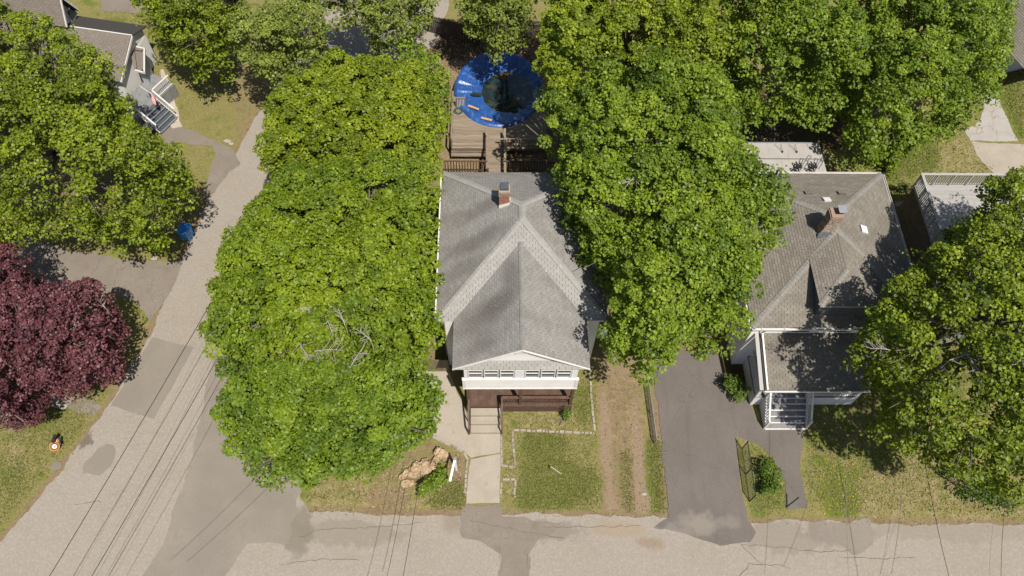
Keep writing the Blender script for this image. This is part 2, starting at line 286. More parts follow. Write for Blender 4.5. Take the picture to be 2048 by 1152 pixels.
# ------------------------------------------------------------ mesh helpers
ROOT = {}
class MB:
    def __init__(s): s.v = []; s.f = []
    def poly(s, pts):
        i = len(s.v); s.v += [tuple(p) for p in pts]; s.f.append(tuple(range(i, i + len(pts)))); return s
    def prism(s, pts, h, n=None):
        """polygon extruded downwards (or along n) by h"""
        pts = [Vector(p) for p in pts]; d = Vector(n) * h if n is not None else Vector((0, 0, -h))
        k = len(pts); i = len(s.v); s.v += [tuple(p) for p in pts] + [tuple(p + d) for p in pts]
        s.f.append(tuple(range(i, i + k))); s.f.append(tuple(range(i + 2 * k - 1, i + k - 1, -1)))
        for j in range(k):
            a, b = i + j, i + (j + 1) % k
            s.f.append((a, a + k, b + k, b))
        return s
    def hexa(s, p):     # 8 points: bottom 4, top 4
        i = len(s.v); s.v += [tuple(q) for q in p]
        for f in ((0, 3, 2, 1), (4, 5, 6, 7), (0, 1, 5, 4), (1, 2, 6, 5), (2, 3, 7, 6), (3, 0, 4, 7)):
            s.f.append(tuple(i + k for k in f))
        return s
    def box(s, fr, a0, a1, b0, b1, z0, z1):
        return s.hexa([fr(a0, b0, z0), fr(a1, b0, z0), fr(a1, b1, z0), fr(a0, b1, z0), fr(a0, b0, z1), fr(a1, b0, z1), fr(a1, b1, z1), fr(a0, b1, z1)])
    def bar(s, p, q, w, h=None, up=(0, 0, 1)):
        p = Vector(p); q = Vector(q); h = h or w; d = (q - p).normalized()
        up = Vector(up)
        if abs(d.dot(up)) > .97: up = Vector((0, 1, 0))
        sx = d.cross(up).normalized() * (w / 2); sy = sx.cross(d).normalized() * (h / 2)
        return s.hexa([p - sx - sy, p + sx - sy, q + sx - sy, q - sx - sy, p - sx + sy, p + sx + sy, q + sx + sy, q - sx + sy])
    def tube(s, pts, r, n=6, r2=None, cap=True):
        pts = [Vector(p) for p in pts]; k = len(pts); base = len(s.v)
        for i, p in enumerate(pts):
            d = (pts[min(i + 1, k - 1)] - pts[max(i - 1, 0)]).normalized()
            up = Vector((0, 0, 1)) if abs(d.z) < .9 else Vector((0, 1, 0))
            x = d.cross(up).normalized(); y = x.cross(d)
            rr = r if r2 is None else r + (r2 - r) * i / (k - 1)
            for j in range(n):
                a = 2 * math.pi * j / n; s.v.append(tuple(p + (x * math.cos(a) + y * math.sin(a)) * rr))
        for i in range(k - 1):
            for j in range(n):
                a = base + i * n + j; b = base + i * n + (j + 1) % n; s.f.append((a, b, b + n, a + n))
        if cap:
            s.f.append(tuple(base + j for j in reversed(range(n)))); s.f.append(tuple(base + (k - 1) * n + j for j in range(n)))
        return s
    def lathe(s, c, prof, n=16, sx=1, sy=1):
        c = Vector(c); b = len(s.v)
        for r, z in prof:
            for j in range(n):
                a = 2 * math.pi * j / n; s.v.append((c.x + r * sx * math.cos(a), c.y + r * sy * math.sin(a), c.z + z))
        for i in range(len(prof) - 1):
            for j in range(n):
                a = b + i * n + j; q = b + i * n + (j + 1) % n; s.f.append((a, q, q + n, a + n))
        s.f.append(tuple(b + (len(prof) - 1) * n + j for j in range(n))); s.f.append(tuple(b + j for j in reversed(range(n))))
        return s
def mk_mesh(name, v, f, mat, smooth=False):
    me = bpy.data.meshes.new(name); me.from_pydata([tuple(x) for x in v], [], f); me.update()
    if mat: me.materials.append(MATS[mat])
    if smooth:
        me.polygons.foreach_set('use_smooth', [True] * len(me.polygons))
    return me
def obj(name, mb, mat, parent=None, smooth=False, origin=None, **props):
    org = ROOT[parent.name] if parent else (Vector(origin) if origin is not None else Vector((0, 0, 0)))
    v = [(x[0] - org.x, x[1] - org.y, x[2] - org.z) for x in mb.v]
    o = bpy.data.objects.new(name, mk_mesh(name, v, mb.f, mat, smooth)); COL.objects.link(o)
    if parent: o.parent = parent
    else: o.location = org
    ROOT[o.name] = org
    for k, x in props.items(): o[k] = x
    return o
def thing(name, label, cat, loc, group=None):
    o = bpy.data.objects.new(name, None); COL.objects.link(o); o.location = loc; o.empty_display_size = .3
    o['label'] = label; o['category'] = cat
    if group: o['group'] = group
    ROOT[o.name] = Vector(loc); return o
def tag(o, label, cat, group=None):
    o['label'] = label; o['category'] = cat
    if group: o['group'] = group
    return o
def inst(name, mesh, parent, mat4):
    o = bpy.data.objects.new(name, mesh); COL.objects.link(o); o.parent = parent
    org = ROOT[parent.name]; o.matrix_local = Matrix.Translation(-org) @ mat4
    ROOT[o.name] = org; return o
def struct(name, mb, mat, **k):
    o = obj(name, mb, mat, **k); o['kind'] = 'structure'; return o
class Frame:
    def __init__(s, org, u):
        s.o = Vector((org[0], org[1], 0)); s.u = Vector((u[0], u[1], 0)).normalized(); s.v = Vector((-s.u.y, s.u.x, 0))
    def __call__(s, a, b, z=0.0): return s.o + s.u * a + s.v * b + Vector((0, 0, z))
    def inv(s, w):
        d = Vector((w[0], w[1], 0)) - s.o; return d.dot(s.u), d.dot(s.v)
def ragged(pts, amp=.05, step=.18, seed=0):
    r = random.Random(seed); out = []; n = len(pts)
    for i in range(n):
        p = pts[i]; q = pts[(i + 1) % n]; d = q - p; L = d.length; k = max(1, int(L / step)); nn = Vector((-d.y, d.x, 0)).normalized()
        ph = r.random() * 9
        for j in range(k):
            t = j / k; w = (r.random() - .5) * amp * 1.4 + math.sin(ph + j * .55) * amp * .8 + math.sin(ph * 2 + j * .21) * amp
            out.append(p + d * t + nn * (w if j else 0))
    return out
def sheet(name, px, z, mat, amp=.05, world=False, kind='structure', seed=None, step=.18):
    pts = px if world else PL(px)
    pts = ragged(pts, amp, step, seed if seed is not None else len(pts) * 7 + int(abs(pts[0].x) * 10)) if amp else pts
    mb = MB(); mb.poly([(p.x, p.y, z) for p in pts])
    o = obj(name, mb, mat)
    if kind: o['kind'] = kind
    return o

# ------------------------------------------------------------ ground
def inside(px, py, poly):
    c = np.zeros(px.shape, bool); n = len(poly)
    for i in range(n):
        x1, y1 = poly[i][0], poly[i][1]; x2, y2 = poly[(i + 1) % n][0], poly[(i + 1) % n][1]
        if y1 == y2: continue
        c ^= ((y1 > py) != (y2 > py)) & (px < (x2 - x1) * (py - y1) / (y2 - y1) + x1)
    return c
GX0, GX1, GY0, GY1, GS = -48.0, 46.0, 2.0, 60.0, 0.25
gx = np.arange(GX0, GX1 + .01, GS); gy = np.arange(GY0, GY1 + .01, GS)
GXX, GYY = np.meshgrid(gx, gy); NX, NY = len(gx), len(gy)
def blur(a, n):
    for _ in range(n):
        b = a.copy(); b[1:] += a[:-1]; b[:-1] += a[1:]; b[:, 1:] += a[:, :-1]; b[:, :-1] += a[:, 1:]; a = b / 5
    return a
def region(px, soft=2):
    w = [(p.x, p.y) for p in PL(px)]
    return blur(inside(GXX, GYY, w).astype(float), soft)
A = {k: np.zeros_like(GXX) for k in ('lush', 'straw', 'dirt', 'track', 'litter', 'flower')}
def add(ch, px, val, soft=2): A[ch] = np.maximum(A[ch], region(px, soft) * val)
A['lush'][:] = .22; A['straw'][:] = .18
add('lush', [(1040, 865), (1135, 870), (1130, 925), (1200, 935), (1205, 1028), (1015, 1030), (1040, 930)], .75, 4)
add('lush', [(1040, 868), (1095, 866), (1090, 925), (1050, 930)], 1, 2)
add('lush', [(1030, 980), (1160, 960), (1165, 1028), (1020, 1028)], .95, 5)
add('lush', [(1270, 880), (1325, 880), (1337, 1035), (1290, 1040)], .95, 2)
add('lush', [(1150, 770), (1185, 770), (1187, 850), (1140, 850)], .7, 4)
add('lush', [(1232, 900), (1262, 900), (1266, 1028), (1240, 1028)], 1, 2)
add('straw', [(1190, 700), (1290, 700), (1300, 900), (1200, 900)], .6, 4)
add('lush', [(1600, 700), (1960, 700), (1900, 960), (1740, 960), (1630, 1040), (1600, 940)], .55, 6)
add('lush', [(1640, 930), (1720, 930), (1730, 1035), (1640, 1040)], .8, 6)
add('lush', [(1750, 270), (1870, 250), (1880, 340), (1760, 370)], 1, 4)
add('lush', [(1960, 130), (2048, 130), (2048, 280), (2030, 285)], 1, 3)
add('lush', [(1490, 880), (1530, 900), (1570, 950), (1575, 1030), (1500, 1050)], .75, 3)
add('lush', [(0, 930), (50, 910), (30, 1000), (0, 1050)], .9, 4)
add('lush', [(0, 700), (200, 780), (150, 900), (0, 900)], .45, 4)
add('lush', [(900, 960), (935, 960), (930, 1025), (840, 1020)], .85, 4)
add('lush', [(1860, 430), (1780, 400), (1830, 640), (1860, 640)], .7, 3)
add('lush', [(-50, -60), (260, -60), (260, 60), (-50, 60)], .4, 3)
add('straw', [(1700, 960), (1800, 880), (2048, 960), (2048, 1050), (1700, 1050)], .5, 6)
add('straw', [(610, 960), (930, 970), (930, 1030), (610, 1030)], .5, 4)
add('straw', [(1000, 800), (1190, 820), (1190, 865), (1000, 865)], .5, 3)
add('straw', [(0, 850), (70, 850), (60, 930), (0, 960)], .6, 5)
add('straw', [(1900, 270), (1985, 290), (1960, 350), (1850, 350)], .6, 4)
add('straw', [(1005, 865), (1040, 865), (1040, 1030), (1005, 1030)], .45, 3)
add('straw', [(1090, 870), (1200, 870), (1200, 940), (1100, 930)], .4, 5)
add('straw', [(530, 30), (200, 30), (330, 250), (480, 280)], .22, 5)
add('dirt', [(1185, 690), (1290, 690), (1310, 1040), (1190, 1040)], .56, 3)
add('dirt', [(880, 900), (940, 900), (930, 980), (900, 985)], .7, 3)
add('dirt', [(725, 965), (830, 965), (830, 1025), (725, 1025)], .6, 3)
add('dirt', [(820, 60), (1130, 60), (1160, 345), (860, 345)], .85, 3)
add('dirt', [(1040, 270), (1130, 290), (1130, 350), (1040, 350)], .6, 3)
add('dirt', [(1295, 790), (1318, 800), (1320, 890), (1300, 880)], .8, 1)
add('dirt', [(1090, 200), (1560, 200), (1540, 360), (1100, 400)], .7, 4)
add('dirt', [(1400, 340), (1540, 340), (1500, 700), (1210, 720), (1210, 400)], .75, 4)
add('dirt', [(440, 100), (900, 200), (890, 980), (560, 980), (500, 600)], .5, 4)
add('dirt', [(-50, 300), (380, 380), (360, 480), (-50, 470)], .6, 4)
add('track', [(1196, 770), (1216, 770), (1236, 1030), (1208, 1030)], .8, 1)
add('track', [(1262, 800), (1278, 800), (1304, 1030), (1272, 1030)], .8, 1)
add('track', [(1195, 690), (1285, 700), (1270, 770), (1200, 770)], .5, 3)
add('litter', [(1440, 150), (1760, 200), (1680, 300), (1440, 320)], .9, 3)
add('litter', [(850, 40), (1090, 40), (1100, 130), (850, 120)], .7, 3)
add('litter', [(1425, 720), (1520, 700), (1530, 800), (1450, 780)], .8, 2)
add('flower', [(1640, 940), (1710, 920), (1730, 1000), (1640, 1030)], .75, 4)
def dist_edge(x, y, poly):
    dm = np.full(x.shape, 1e9)
    for i in range(len(poly)):
        x1, y1 = poly[i]; x2, y2 = poly[(i + 1) % len(poly)]; dx, dy = x2 - x1, y2 - y1; L = dx * dx + dy * dy + 1e-9
        t = np.clip(((x - x1) * dx + (y - y1) * dy) / L, 0, 1); dm = np.minimum(dm, np.hypot(x - x1 - t * dx, y - y1 - t * dy))
    return dm
_fe = [(p.x, p.y) for p in PL([(0, 1085), (62, 1015), (130, 930), (205, 830), (255, 745), (290, 690), (335, 590), (372, 505), (400, 430), (440, 360), (480, 295), (515, 230), (545, 190)])]
_de = np.full(GXX.shape, 9.0)
for _line in (_fe, [(p.x, p.y) for p in PL([(618, 1024), (700, 1026), (925, 1030), (1200, 1030), (1320, 1036), (1510, 1045), (1700, 1046), (2060, 1050)])], [(p.x, p.y) for p in PL([(1312, 790), (1325, 900), (1337, 1036)])]):
    for _i in range(len(_line) - 1): _de = np.minimum(_de, dist_edge(GXX, GYY, [_line[_i], _line[_i + 1]]))
A['dirt'] = np.maximum(A['dirt'], np.clip(1 - _de / .75, 0, 1) * .75)
gz = -0.012 * RNG.random(GXX.shape)
gz += np.clip(A['dirt'] - .4, 0, 1) * -.015
verts = np.stack([GXX, GYY, gz], -1).reshape(-1, 3)
ii = np.arange(NX * NY).reshape(NY, NX)
quads = np.stack([ii[:-1, :-1], ii[:-1, 1:], ii[1:, 1:], ii[1:, :-1]], -1).reshape(-1, 4)
def np_mesh(name, verts, quads, mat, attrs=None, smooth=False):
    me = bpy.data.meshes.new(name); n = len(quads); k = quads.shape[1]
    me.vertices.add(len(verts)); me.vertices.foreach_set('co', verts.astype(np.float32).ravel())
    me.loops.add(n * k); me.loops.foreach_set('vertex_index', quads.astype(np.int32).ravel())
    me.polygons.add(n); me.polygons.foreach_set('loop_start', np.arange(0, n * k, k, dtype=np.int32))
    try: me.polygons.foreach_set('loop_total', np.full(n, k, dtype=np.int32))
    except Exception: pass
    if smooth: me.polygons.foreach_set('use_smooth', np.ones(n, bool))
    for an, av in (attrs or {}).items():
        a = me.attributes.new(an, 'FLOAT', 'POINT'); a.data.foreach_set('value', av.astype(np.float32).ravel())
    me.update(calc_edges=True); me.materials.append(MATS[mat]); return me
g = bpy.data.objects.new('lawn_ground', np_mesh('lawn_ground', verts, quads, 'ground', {k: v for k, v in A.items()})); COL.objects.link(g); g['kind'] = 'structure'
mb = MB(); mb.poly([(-700, -700, -.06), (700, -700, -.06), (700, 700, -.06), (-700, 700, -.06)]); struct('far_ground', mb, 'far_land')

# roads and pavings, each sheet a few mm above the one below
W = lambda x, y: Vector((x, y, 0))
side_left = PL([(0, 1085), (62, 1015), (130, 930), (205, 830), (255, 745), (290, 690), (335, 590), (372, 505), (400, 430), (440, 360), (480, 295), (515, 230), (545, 190), (590, 120), (615, 60), (640, -10)])
side_right = PL([(900, -10), (880, 80), (800, 150), (735, 190), (715, 300), (690, 420), (665, 560), (645, 700), (625, 830), (608, 930), (600, 985), (618, 1024)])
front_edge = PL([(700, 1026), (830, 1030), (925, 1030), (1005, 1030), (1100, 1028), (1200, 1030), (1320, 1036), (1400, 1040), (1510, 1045), (1600, 1042), (1700, 1046), (1850, 1048), (2060, 1050)])
south = [W(60, 11.6), W(60, -6), W(-60, -6), W(-33, 3.5)]
road = PL([(0, 1085)])
roadpts = [Vector(p) for p in side_left] + side_right + front_edge + south
sheet('road', roadpts, .012, 'road', amp=.06, world=True, seed=5)
sheet('road_patch', [(305, 675), (388, 695), (350, 765), (308, 838), (222, 812), (262, 745)], .018, 'road_patch', .02)
sheet('road_patch', [(428, 705), (500, 760), (560, 900), (604, 985), (592, 1000), (583, 1060), (572, 1090), (495, 1087), (440, 1160), (284, 1160), (330, 1080), (372, 950), (403, 830)], .018, 'road_patch', .05)
sheet('road_patch', [(212, 888), (232, 900), (226, 925), (200, 952), (165, 948), (164, 935), (190, 905)], .018, 'road_patch', .05)
sheet('road_patch', [(932, 1008), (1000, 1008), (1002, 1032), (1060, 1040), (1125, 1045), (1098, 1070), (1072, 1085), (1058, 1110), (1054, 1160), (1000, 1160), (1002, 1108), (970, 1088), (925, 1076), (920, 1040)], .022, 'old_asphalt', .06)
sheet('road_patch', [(1668, 1045), (1740, 1040), (1745, 1090), (1715, 1110), (1680, 1090)], .018, 'road_patch', .08)
sheet('driveway', [(1360, 700), (1440, 705), (1456, 790), (1500, 800), (1521, 857), (1607, 860), (1600, 930), (1604, 960), (1614, 1017), (1573, 1019), (1568, 960), (1545, 915), (1508, 885), (1472, 872), (1480, 960), (1494, 1040), (1512, 1065), (1500, 1085), (1440, 1092), (1350, 1062), (1308, 1056), (1337, 1036), (1328, 930), (1314, 800), (1300, 700)], .026, 'driveway_asphalt', .035)
sheet('driveway', [(-40, 470), (60, 478), (130, 500), (230, 515), (330, 525), (362, 518), (378, 495), (345, 575), (300, 645), (270, 600), (200, 590), (120, 570), (0, 560), (-40, 560)], .026, 'old_asphalt', .04)
sheet('walkway', [(332, 245), (360, 252), (430, 280), (468, 300), (480, 330), (455, 350), (430, 385), (405, 400), (418, 350), (432, 310), (425, 292), (360, 285), (330, 290), (322, 262)], .02, 'old_asphalt', .05)
sheet('walkway', [(145, 792), (170, 795), (206, 812), (190, 830), (160, 828), (138, 818)], .02, 'old_asphalt', .04)
sheet('walkway', [(95, 790), (140, 790), (150, 800), (132, 818), (110, 815)], .024, 'pale_concrete', .03)
sheet('walkway', [(700, 742), (897, 742), (912, 780), (926, 808), (938, 850), (1002, 852), (1001, 905), (942, 916), (930, 905), (908, 893), (880, 884), (860, 872), (820, 850), (700, 800)], .02, 'concrete', .015)
sheet('walkway', [(942, 918.5), (1001, 907.5), (999, 1006), (932, 1007), (938, 935)], .021, 'concrete', .01)
sheet('patio', [(1976, 165), (1990, 185), (2036, 283), (1940, 282), (1928, 262), (1960, 240)], .02, 'pale_concrete', .03)
sheet('patio', [(1942, 285), (2060, 288), (2048, 330), (2005, 352), (1985, 345), (1960, 318)], .016, 'concrete', .05)
sheet('walkway', [(1740, 404), (1846, 404), (1846, 414), (1740, 413)], .02, 'pale_concrete', .01)
sheet('parking_lot', [(190, -40), (290, -40), (285, 15), (275, 28), (205, 22)], .016, 'old_asphalt', .04)
def crack(px, w=.03, z=.03, seed=0, amp=.12, mat='seam'):
    r = random.Random(seed); pts = PL(px); out = []
    for a, b in zip(pts, pts[1:]):
        k = max(2, int((b - a).length / .25))
        for j in range(k): out.append(a + (b - a) * (j / k) + Vector((r.uniform(-amp, amp), r.uniform(-amp, amp), 0)) * .5)
    mb = MB(); L = []; R = []
    for i in range(len(out) - 1):
        d = (out[i + 1] - out[i]).normalized(); n = Vector((-d.y, d.x, 0)) * w * r.uniform(.25, .8)
        L.append(out[i] + n); R.append(out[i] - n)
    for i in range(len(L) - 1):
        mb.poly([(R[i].x, R[i].y, z), (R[i + 1].x, R[i + 1].y, z), (L[i + 1].x, L[i + 1].y, z), (L[i].x, L[i].y, z)])
    return struct('road_crack', mb, 'seam')
M('seam_soft', (.12, .1, .08), rough=.9)
for i, c in enumerate([[(1525, 1130), (1480, 1090), (1560, 1095), (1650, 1105), (1720, 1100)], [(560, 1130), (620, 1120), (700, 1118), (740, 1122)], [(1085, 1055), (1300, 1052)],
        [(1480, 1152), (1500, 1128), (1570, 1132), (1600, 1152)], [(1000, 1092), (1003, 1152)], [(1054, 1108), (1052, 1152)], [(1680, 1115), (1770, 1118), (1850, 1112)], [(940, 1040), (1040, 1062), (1150, 1080)],
        [(183, 555), (200, 520), (225, 500)], [(228, 580), (235, 545), (243, 520)], [(330, 645), (365, 623)], [(150, 1010), (195, 1003), (225, 1010)], [(600, 1075), (640, 1060), (740, 1055), (860, 1045)]]):
    crack(c, .014, .034, i, .1)

# ------------------------------------------------------------ roofs of shingles
def clip(poly, a, b, c):      # keep a*x+b*y<=c
    out = []; n = len(poly)
    for i in range(n):
        p, q = poly[i], poly[(i + 1) % n]; dp = a * p[0] + b * p[1] - c; dq = a * q[0] + b * q[1] - c
        if dp <= 0: out.append(p)
        if (dp < 0 < dq) or (dq < 0 < dp):
            t = dp / (dp - dq); out.append((p[0] + t * (q[0] - p[0]), p[1] + t * (q[1] - p[1])))
    return out
def split_convex(poly2):
    return poly2
TABM = {}
def tab_mesh(mat, w, h):
    key = (mat, round(w, 3), round(h, 3))
    if key not in TABM:
        mb = MB(); mb.hexa([(0, 0, .001), (w, 0, .001), (w, h, .001), (0, h, .001), (0, 0, .022), (w, 0, .022), (w, h, .004), (0, h, .004)])
        TABM[key] = mk_mesh('shingle', mb.v, mb.f, mat)
    return TABM[key]
def shingles(roof, poly, mat, name='shingle', n_single=0, tw=.31, ex=.145, holes=()):
    """poly: 3D convex, first edge is the eave; tabs proud of the face; the tabs nearest the eave that can be lifted out are single parts"""
    p = [Vector(q) for q in poly]; x = (p[1] - p[0]).normalized(); n = (p[1] - p[0]).cross(p[2] - p[0]).normalized()
    if n.z < 0: n = -n
    y = n.cross(x)
    if y.z < 0: y = -y; 
    o = p[0]; loc = [((q - o).dot(x), (q - o).dot(y)) for q in p]
    area = sum(loc[i][0] * loc[(i + 1) % len(loc)][1] - loc[(i + 1) % len(loc)][0] * loc[i][1] for i in range(len(loc)))
    sg = 1 if area > 0 else -1
    xs = [q[0] for q in loc]; ys = [q[1] for q in loc]
    stuff = MB(); done = 0; xh = x.cross(y)
    if xh.dot(n) < 0: flip = True
    else: flip = False
    r = random.Random(int(abs(o.x * 31 + o.y * 7)))
    row = 0; yy = min(ys)
    while yy < max(ys):
        xx = min(xs) - (row % 2) * tw * .5 - r.random() * .03
        while xx < max(xs):
            x0, x1, y0, y1 = xx + .008, xx + tw - .008, yy + r.uniform(-.004, .004), yy + ex * 1.03
            c = [(x0, y0), (x1, y0), (x1, y1), (x0, y1)]
            full = True
            for i in range(len(loc)):
                q0, q1 = loc[i], loc[(i + 1) % len(loc)]
                ea, eb = (q1[1] - q0[1]) * sg, -(q1[0] - q0[0]) * sg; L = math.hypot(ea, eb)
                if L < 1e-6: continue
                cc = (ea * q0[0] + eb * q0[1]) / L
                c2 = clip(c, ea / L, eb / L, cc)
                if len(c2) < 3: c = []; break
                if c2 != c: full = False
                c = c2
            if len(c) >= 3:
                cx = sum(q[0] for q in c) / len(c); cy = sum(q[1] for q in c) / len(c)
                w3 = o + x * cx + y * cy
                if full and done < n_single:
                    m4 = Matrix(((x.x, y.x, n.x, 0), (x.y, y.y, n.y, 0), (x.z, y.z, n.z, 0), (0, 0, 0, 1)))
                    if flip: pass
                    m4.translation = o + x * x0 + y * y0 + n * r.uniform(0, .003)
                    inst(name, tab_mesh(mat, x1 - x0, ex * 1.03), roof, m4); done += 1
                else:
                    jit = r.uniform(0, .003)
                    top = [o + x * q[0] + y * q[1] + n * (.022 - .018 * min(1, max(0, (q[1] - y0) / (ex * 1.03))) + jit) for q in c]
                    stuff.prism(top, .014, -n)
            xx += tw
        yy += ex; row += 1
    if stuff.f: obj('shingle_courses', stuff, mat, roof, kind='stuff')
def caps(roof, p, q, mat, w=.17, n=None):
    """ridge or hip caps: overlapping bent tabs"""
    p = Vector(p); q = Vector(q); d = q - p; L = d.length; d.normalize(); k = int(L / .2); s = d.cross(Vector((0, 0, 1))).normalized()
    drop = Vector((0, 0, -1)); r = random.Random(int(L * 100))
    key = ('cap', mat, round(d.z, 2))
    up = s.cross(d).normalized()
    if up.z < 0: up = -up
    if key not in TABM:
        mb = MB(); sl = .42 if abs(d.z) < .1 else .24
        for t in (1, -1):
            mb.hexa([(0, 0, .02), (.0, t * w, .02 - sl * w), (.26, t * w, .008 - sl * w), (.26, 0, .008), (0, 0, .045), (0, t * w, .045 - sl * w), (.26, t * w, .022 - sl * w), (.26, 0, .022)])
        TABM[key] = mk_mesh('ridge_cap', mb.v, mb.f, mat)
    for i in range(k):
        m4 = Matrix(((d.x, s.x, up.x, 0), (d.y, s.y, up.y, 0), (d.z, s.z, up.z, 0), (0, 0, 0, 1)))
        m4.translation = p + d * (i * L / k)
        inst('ridge_cap', TABM[key], roof, m4)
def clapboards(wall, p0, p1, z0, z1, out, mat, h=.115, slope=None, top_fn=None):
    """horizontal boards, each lapping the one below; top_fn(z)->(t0,t1) trims them under a gable"""
    p0 = Vector(p0); p1 = Vector(p1); out = Vector(out).normalized(); z = z0; k = 0
    while z < z1 - .01:
        zt = min(z + h, z1); t0, t1 = (0, 1) if top_fn is None else top_fn((z + zt) / 2)
        if t1 - t0 > .01:
            a = p0.lerp(p1, t0); b = p0.lerp(p1, t1)
            mb = MB(); lo = out * .03; hi = out * .012
            mb.hexa([Vector((a.x, a.y, z)), Vector((b.x, b.y, z)), Vector((b.x, b.y, z)) + lo, Vector((a.x, a.y, z)) + lo,
                     Vector((a.x, a.y, zt)), Vector((b.x, b.y, zt)), Vector((b.x, b.y, zt)) + hi, Vector((a.x, a.y, zt)) + hi])
            obj('clapboard', mb, mat, wall)
        z += h; k += 1
def bricks(parent, fr, a0, a1, b0, b1, z0, z1, mat, bh=.075, bl=.21):
    """courses round a square stack, joined into one part"""
    mb = MB(); z = z0; k = 0
    while z + bh * .5 < z1:
        zt = min(z + bh - .012, z1)
        for side in range(4):
            A0, A1 = (a0, a1) if side % 2 == 0 else (b0, b1); x = A0 - (bl / 2 if k % 2 else 0)
            while x < A1:
                s0, s1 = max(x, A0) + .004, min(x + bl - .012, A1) - .004
                if s1 - s0 > .03:
                    pr = random.uniform(.006, .014)
                    if side == 0: mb.box(fr, s0, s1, b0 - pr, b0 + .02, z, zt)
                    elif side == 2: mb.box(fr, s0, s1, b1 - .02, b1 + pr, z, zt)
                    elif side == 1: mb.box(fr, a1 - .02, a1 + pr, s0, s1, z, zt)
                    else: mb.box(fr, a0 - pr, a0 + .02, s0, s1, z, zt)
                x += bl
        z += bh; k += 1
    return obj('brick_courses', mb, mat, parent, kind='stuff')
U = Vector((.9988, .0489, 0))

# ------------------------------------------------------------ central house
H1 = Frame(P(873, 641, 5.6), U)
hs = thing('house', 'white house with grey hip roof and front gable above a brown porch', 'house', H1(4.4, 4.8, 0))
EZ, AZ = 5.6, 8.4; W1, D1 = 8.79, 9.55
aS, aN = (4.395, 4.395), (4.395, 5.3)
wall = MB(); wall.box(H1, .4, 8.4, .06, 9.15, 0, 5.4); wall_o = obj('wall', wall, 'white_siding', hs)
clapboards(wall_o, H1(.4, .06), H1(1.4, .06), .6, 5.4, -H1.v, 'white_siding', .2)
clapboards(wall_o, H1(7.3, .06), H1(8.4, .06), .6, 5.4, -H1.v, 'white_siding', .2)
clapboards(wall_o, H1(.4, 9.15), H1(.4, .06), .6, 5.4, -H1.u, 'white_siding', .2)
roof = MB()
c00, c10, c11, c01 = H1(0, 0, EZ), H1(W1, 0, EZ), H1(W1, D1, EZ), H1(0, D1, EZ); rs, rn = H1(*aS, AZ), H1(*aN, AZ)
sl = (AZ - EZ) / 4.395
ga0, ga1, gb = .89, 7.72, -2.69; gm = (ga0 + ga1) / 2; gz_ = EZ + sl * (gm - ga0); gbk = (gm - ga0)   # gable: same pitch, valley runs at 45 degrees
for f in ((c00, c10, rs), (c10, c11, rn, rs), (c11, c01, rn), (c01, c00, rs, rn)): roof.poly(f)
roof.poly([H1(ga0, gb, EZ), H1(gm, gb, gz_), H1(gm, gbk, gz_), H1(ga0, 0, EZ)]); roof.poly([H1(ga1, gb, EZ), H1(ga1, 0, EZ), H1(gm, gbk, gz_), H1(gm, gb, gz_)])
roof.poly([H1(.4, .06, 5.42), H1(8.4, .06, 5.42), H1(8.4, 9.15, 5.42), H1(.4, 9.15, 5.42)])
roof_o = obj('roof', roof, 'roof_felt', hs)
# front slope of the hip: left and right of the valleys, and the piece above the valley top
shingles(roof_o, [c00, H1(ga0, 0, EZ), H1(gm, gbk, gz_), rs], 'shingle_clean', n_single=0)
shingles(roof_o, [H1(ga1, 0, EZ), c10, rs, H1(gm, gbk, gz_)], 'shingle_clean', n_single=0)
shingles(roof_o, [c10, c11, rn, rs], 'shingle_grey', n_single=0)
shingles(roof_o, [c11, c01, rn], 'shingle_grey')
shingles(roof_o, [c01, c00, rs, rn], 'shingle_grey', n_single=0)
shingles(roof_o, [H1(ga0, gb, EZ), H1(ga0, 0, EZ), H1(gm, gbk, gz_), H1(gm, gb, gz_)], 'shingle_grey', n_single=105)
shingles(roof_o, [H1(ga1, 0, EZ), H1(ga1, gb, EZ), H1(gm, gb, gz_), H1(gm, gbk, gz_)], 'shingle_grey', n_single=105)
caps(roof_o, c00, rs, 'shingle_cap'); caps(roof_o, c10, rs, 'shingle_cap'); caps(roof_o, c11, rn, 'shingle_cap'); caps(roof_o, c01, rn, 'shingle_cap'); caps(roof_o, rs, rn, 'shingle_cap')
caps(roof_o, H1(gm, gb, gz_), H1(gm, gbk, gz_), 'shingle_grey', .12)
# pent roof under the gable
pz = EZ + .3; pb = -2.42; py0 = gb - .06
pent = MB(); ins = .0
pA, pB, pC, pD = H1(ga0 + .05, py0, EZ + .02), H1(ga1 - .05, py0, EZ + .02), H1(ga1 - 1.0, pb, pz), H1(ga0 + 1.0, pb, pz)
pent.prism([pA, pB, pC, pD], .05); pent_o = obj('pent_roof', pent, 'roof_felt', hs)
shingles(pent_o, [pA, pB, pC, pD], 'shingle_cap', n_single=90, ex=.16)
